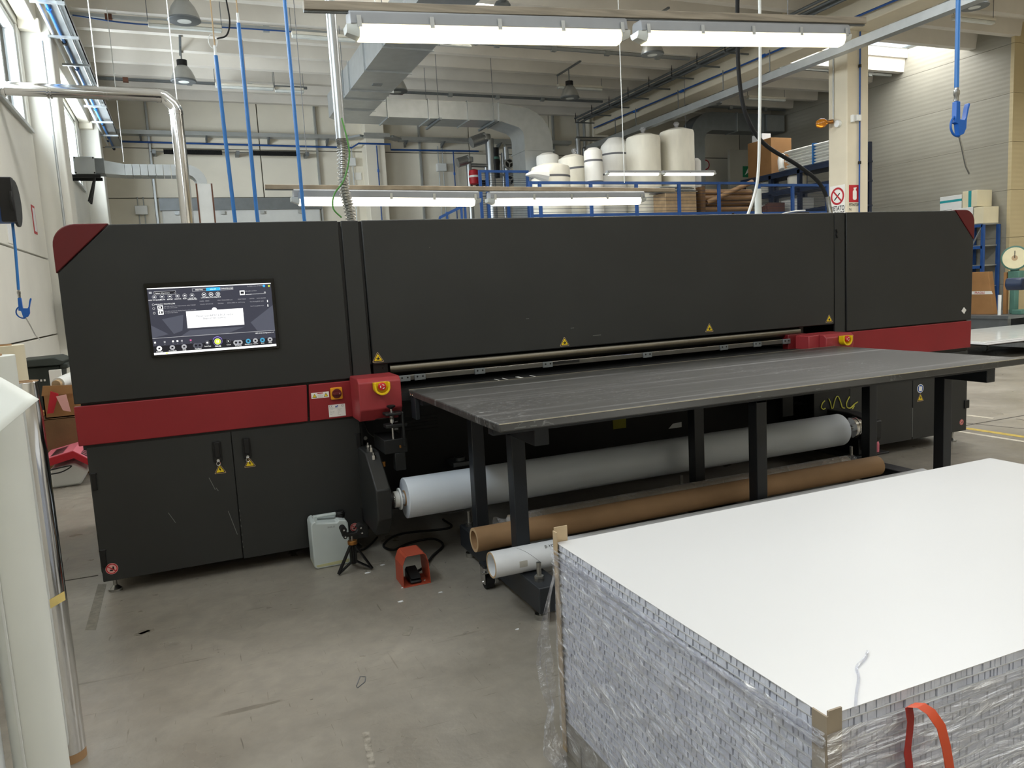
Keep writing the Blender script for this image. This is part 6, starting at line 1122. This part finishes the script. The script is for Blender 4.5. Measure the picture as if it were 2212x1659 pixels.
# low bench with carton, scale, printed board
MB().box(14.4, 16.3, 9.9, 11.2, .40, .46).box(14.45, 14.55, 9.95, 11.15, 0, .40).box(16.1, 16.2, 9.95, 11.15, 0, .40).thing('low_bench', 'galv_dark', 'low grey bench under the scale and the fragile carton', 'bench')
fc = thing('fragile_carton', 'large brown carton with a red and white FRAGILE tape leaning by the scale', 'box', (14.75, 10.8, .461)); a, c, d, e = at(2080, 677, x=14.75), at(2148, 676, x=14.75), at(2137, 587, x=14.75), at(2096, 588, x=14.75)
zb_ = .461; zt_ = 1.31
MB().prism([(c.y, zb_), (11.19, zb_), (11.19, zt_), (d.y, zt_)], 'x', 14.72, 14.85).build('carton_body', 'cardboard', fc, bevel=.006)
MB().prism([(c.y+.02, .865), (11.19, .865), (11.19, .925), (c.y+.045, .925)], 'x', 14.7195, 14.715).build('tape', 'sticker_white', fc); b = MB(); text_mesh(b, 'FRAGILE', (14.7135, c.y+.40, .875), -Y_, Z_, .042, bold=.001); text_mesh(b, 'FRAGILE', (14.7135, c.y+.75, .875), -Y_, Z_, .042, bold=.001); b.build('lettering', 'sign_red', fc, smooth=False, label='FRAGILE')
MB().box(14.9, 14.97, 10.30, 10.36, .461, 1.28).thing('cardboard_strip', 'cardboard', 'tall narrow brown card strip beside the green scale', 'card strip')
ws = thing('weighing_scale', 'old green platform scale with a round cream dial', 'scale', (14.9, 10.15, .461)); sy_ = 10.17
MB().box(14.8, 15.5, 9.92, 10.12, .461, .55).build('platform', 'scale_green', ws, bevel=.01); MB().box(14.93, 15.05, 10.14, 10.26, .461, 1.35).build('column', 'scale_green', ws, bevel=.02); MB().box(14.90, 15.06, 10.06, 10.28, 1.10, 1.30).build('lever_box', 'scale_green', ws, bevel=.01)
c = Vector((14.92, 10.16, 1.55)); n_ = Vector((-.85, -.5, 0)).normalized()
MB().lathe([(.20, -.12), (.235, -.08), (.235, .02), (.22, .03)], c, n_, 32).build('dial_case', 'scale_green', ws); MB().lathe([(.20, 0), (.205, .004), (.02, .005)], c+n_*.028, n_, 32).build('dial_face', 'dial_cream', ws); MB().bar(c+n_*.036, c+n_*.036+Z_*.14, .012, .004, up=n_).build('pointer', 'ink', ws); MB().lathe([(.05, 0), (.052, .002)], c+n_*.034, n_, 18).build('dial_centre', 'tan', ws)
for k in range(4): MB().cyl((14.95+.12*k, 9.95, .55), (14.95+.12*k, 9.95, 1.0), .012, 8).build('guard_bar', 'steel', ws)
def speckle():
    m = mat('speckled_board', 'e4e0d6', .6, 0, 0, 14, color2='4a4a4c', contrast=(.52, .56)); return m
speckle(); MB().prism([(9.62, .461), (9.95, .461), (9.98, 1.35), (9.82, 1.38)], 'x', 15.62, 15.74).thing('patterned_board', 'speckled_board', 'white board with dark speckles leaning behind the green scale', 'board')
MB().cyl((14.6, 10.22, .461), (14.6, 10.22, .85), .03, 14).thing('white_tube_upright', 'white_plastic', 'short white tube standing in front of the green scale', 'tube')
tl = thing('flat_trolley', 'low wheeled trolley loaded with glossy sheets', 'trolley', (13.5, 9.2, 0))
MB().box(11.3, 16.2, 8.1, 9.85, .215, .245).build('load_bed', 'black', tl); MB().box(12.2, 12.62, 8.0, 9.5, .12, .20).build('frame_beam', 'alu', tl)
for k in range(3): MB().box(11.2+.05*k, 16.2, 8.0+.1*k, 9.85, .246+.012*k, .256+.012*k).build('glossy_sheet', 'white_board' if k < 2 else 'lamp_glass', tl)
for x, y in ((12.45, 8.95), (12.45, 8.15), (15.8, 8.2), (15.8, 9.6)): f = MB().box(x-.03, x+.03, y-.03, y+.03, .10, .215).build('castor_fork', 'alu', tl); MB().cyl((x-.02, y, .05), (x+.02, y, .05), .05, 20).build('castor_wheel', 'galv_dark', f)
MB().box(12.7, 13.1, 8.0, 8.09, .14, .22).build('control_unit', 'galv_dark', tl)
MB().prism([(at(2190, 640, y=6).x, 1.16), (at(2240, 640, y=6).x, 1.16), (at(2240, 640, y=6).x, 1.30), (at(2188, 640, y=6).x, 1.30), (at(2186, 640, y=6).x, 1.22)], 'y', 5.9, 6.1).thing('navy_handle', 'navy_steel', 'navy rounded bracket end with a white bolt beside the green scale', 'bracket', bevel=.02)
# ================================================================== LEFT SIDE BEHIND THE PRINTER
bn = thing('wheelie_bin', 'dark grey wheelie bin against the left wall', 'bin', (-1.36, 8.95, 0))
MB().prism([(-1.56, .08), (-1.30, .08), (-1.22, .98), (-1.58, .98)], 'y', 8.75, 9.25).build('body', 'bin_green', bn, bevel=.02); MB().prism([(-1.59, .98), (-1.19, .98), (-1.17, 1.02), (-1.25, 1.06), (-1.58, 1.05)], 'y', 8.70, 9.3).build('lid', 'bin_green', bn, bevel=.01); MB().box(-1.22, -1.15, 8.75, 9.25, .94, .99).build('handle', 'bin_green', bn, bevel=.01); MB().cyl((-1.50, 8.74, .10), (-1.50, 8.70, .10), .10, 18).build('wheel', 'rubber', bn)
for k in range(4): MB().box(-1.46+.03*k, -1.445+.03*k, 8.744, 8.75, .83, .85).build('printed_mark', 'sticker_white', bn)
def carton(x0, x1, y0, y1, z0, z1, lab, m='cardboard', flaps=True):
    t = thing('carton', lab, 'box', ((x0+x1)/2, (y0+y1)/2, z0), 'cartons piled behind the printer'); MB().box(x0, x1, y0, y0+.01, z0, z1).box(x0, x1, y1-.01, y1, z0, z1).box(x0, x0+.01, y0, y1, z0, z1).box(x1-.01, x1, y0, y1, z0, z1).box(x0, x1, y0, y1, z0, z0+.01).build('carton_body', m, t)
    if flaps: MB().prism([(x0, z1), (x1, z1), (x1+.03, z1+.07), (x0+.02, z1+.09)], 'y', y0-.05, y0-.042).build('flap', m, t); MB().box(x0+.01, x1-.01, y0+.01, y1-.01, z1-.05, z1-.04).build('inner_sheet', 'kraft_dark', t)
    else: MB().box(x0, x1, y0, y1, z1-.006, z1).build('lid', m, t)
    return t
carton(-1.35, -.92, 8.0, 8.5, .0, .21, 'flattened brown carton at the bottom of the pile', flaps=False)
carton(-1.33, -.90, 7.95, 8.45, .211, .545, 'large brown carton in the middle of the pile', 'kraft_dark', flaps=False)
carton(-1.28, -.95, 8.0, 8.4, .546, .76, 'open brown carton holding papers on top of the pile')
MB().prism([(-1.25, .60), (-1.20, .60), (-1.14, .77), (-1.20, .80)], 'y', 7.92, 7.93).thing('red_white_paper', 'crimson', 'red printed paper slipped into the open carton', 'paper'); MB().prism([(-1.12, .62), (-1.06, .60), (-1.08, .76), (-1.16, .75)], 'y', 7.90, 7.91).thing('pink_paper', 'sign_pink', 'pink folded paper hanging from the open carton', 'paper')
MB().box(-1.30, -1.20, 8.62, 8.69, .56, .94).thing('printed_carton', 'sticker_white', 'narrow white printed carton standing by the wheelie bin', 'box'); MB().box(-1.40, -1.15, 8.50, 8.69, 0, .555).thing('carton', 'cardboard', 'tall brown carton under the white printed carton', 'box')
fl_ = thing('film_roll', 'white stretch film roll lying on the cartons', 'film roll', (-1.08, 8.3, .77)); a, c = Vector((-1.17, 8.18, .84)), Vector((-1.02, 8.62, .88)); MB().cyl(a, c, .058, 24).build('film', 'white_plastic', fl_); MB().cyl(a-(c-a).normalized()*.04, a, .04, 20).build('core', 'tan', fl_)
pk = thing('pink_cover', 'red and pink vented machine cover lying on the floor', 'cover', (-1.03, 7.6, 0)); 
MB().prism([(-1.26, .20), (-1.02, .255), (-.86, .14), (-.86, .19), (-1.02, .315), (-1.26, .265)], 'y', 7.45, 7.95).build('hood', 'pink', pk); MB().prism([(-1.26, .195), (-1.02, .25), (-.86, .135), (-.86, .19), (-1.02, .31), (-1.26, .26)], 'y', 7.44, 7.45).build('rim', 'crimson', pk); MB().prism([(-1.22, 0), (-1.0, .0), (-.93, .12), (-1.03, .20), (-1.22, .17)], 'y', 7.5, 7.9).build('base_shell', 'white_plastic', pk, bevel=.02)
for k in range(6):
    y = 7.50+.06*k; MB().add([(-1.20, y, .281), (-1.10, y+.0, .304), (-1.10, y+.03, .304), (-1.20, y+.03, .281)], [(0, 1, 2, 3)]).build('vent_slot', 'black', pk); MB().add([(-.97, y, .2785), (-.91, y, .2335), (-.91, y+.03, .2335), (-.97, y+.03, .2785)], [(0, 1, 2, 3)]).build('vent_slot', 'black', pk)
MB().tube(spline([(-1.24, 7.42, .17), (-1.12, 7.41, .19), (-1.04, 7.42, .19), (-1.12, 7.41, .15), (-1.24, 7.42, .14)], 6), .006, 6).build('cable_loop', 'rubber', pk)
eb = thing('electrical_box', 'grey electrical box fixed to the left wall column', 'electrical box', (-1.22, 11.6, 1.35)); MB().box(-1.42, -1.17, 11.45, 11.69, 1.28, 1.76).build('case', 'galv', eb, bevel=.01); MB().box(-1.27, -1.22, 11.44, 11.45, 1.34, 1.70).build('door_slot', 'galv_dark', eb); MB().cyl((-1.36, 11.6, 1.76), (-1.36, 11.6, 4.9), .015, 8).build('conduit', 'galv', eb)
for y, z, w_, h_, lab, m_ in ((9.40, 2.33, .34, .22, 'pale printed notice behind the hose on the left wall', 'sticker_white'), (10.95, 2.62, .2, .34, 'white notice with a red frame on the left wall', 'sign_red')):
    t = thing('wall_notice', lab, 'notice', (LEFT, y, z-h_/2)); MB().box(LEFT, LEFT+.006, y-w_/2, y+w_/2, z-h_/2, z+h_/2).build('frame', m_, t); MB().box(LEFT+.006, LEFT+.008, y-w_/2+.03, y+w_/2-.03, z-h_/2+.03, z+h_/2-.03).build('sheet', 'paper_white', t)
for _o in list(bpy.data.objects):
    if '_o' in _o.keys(): del _o['_o']
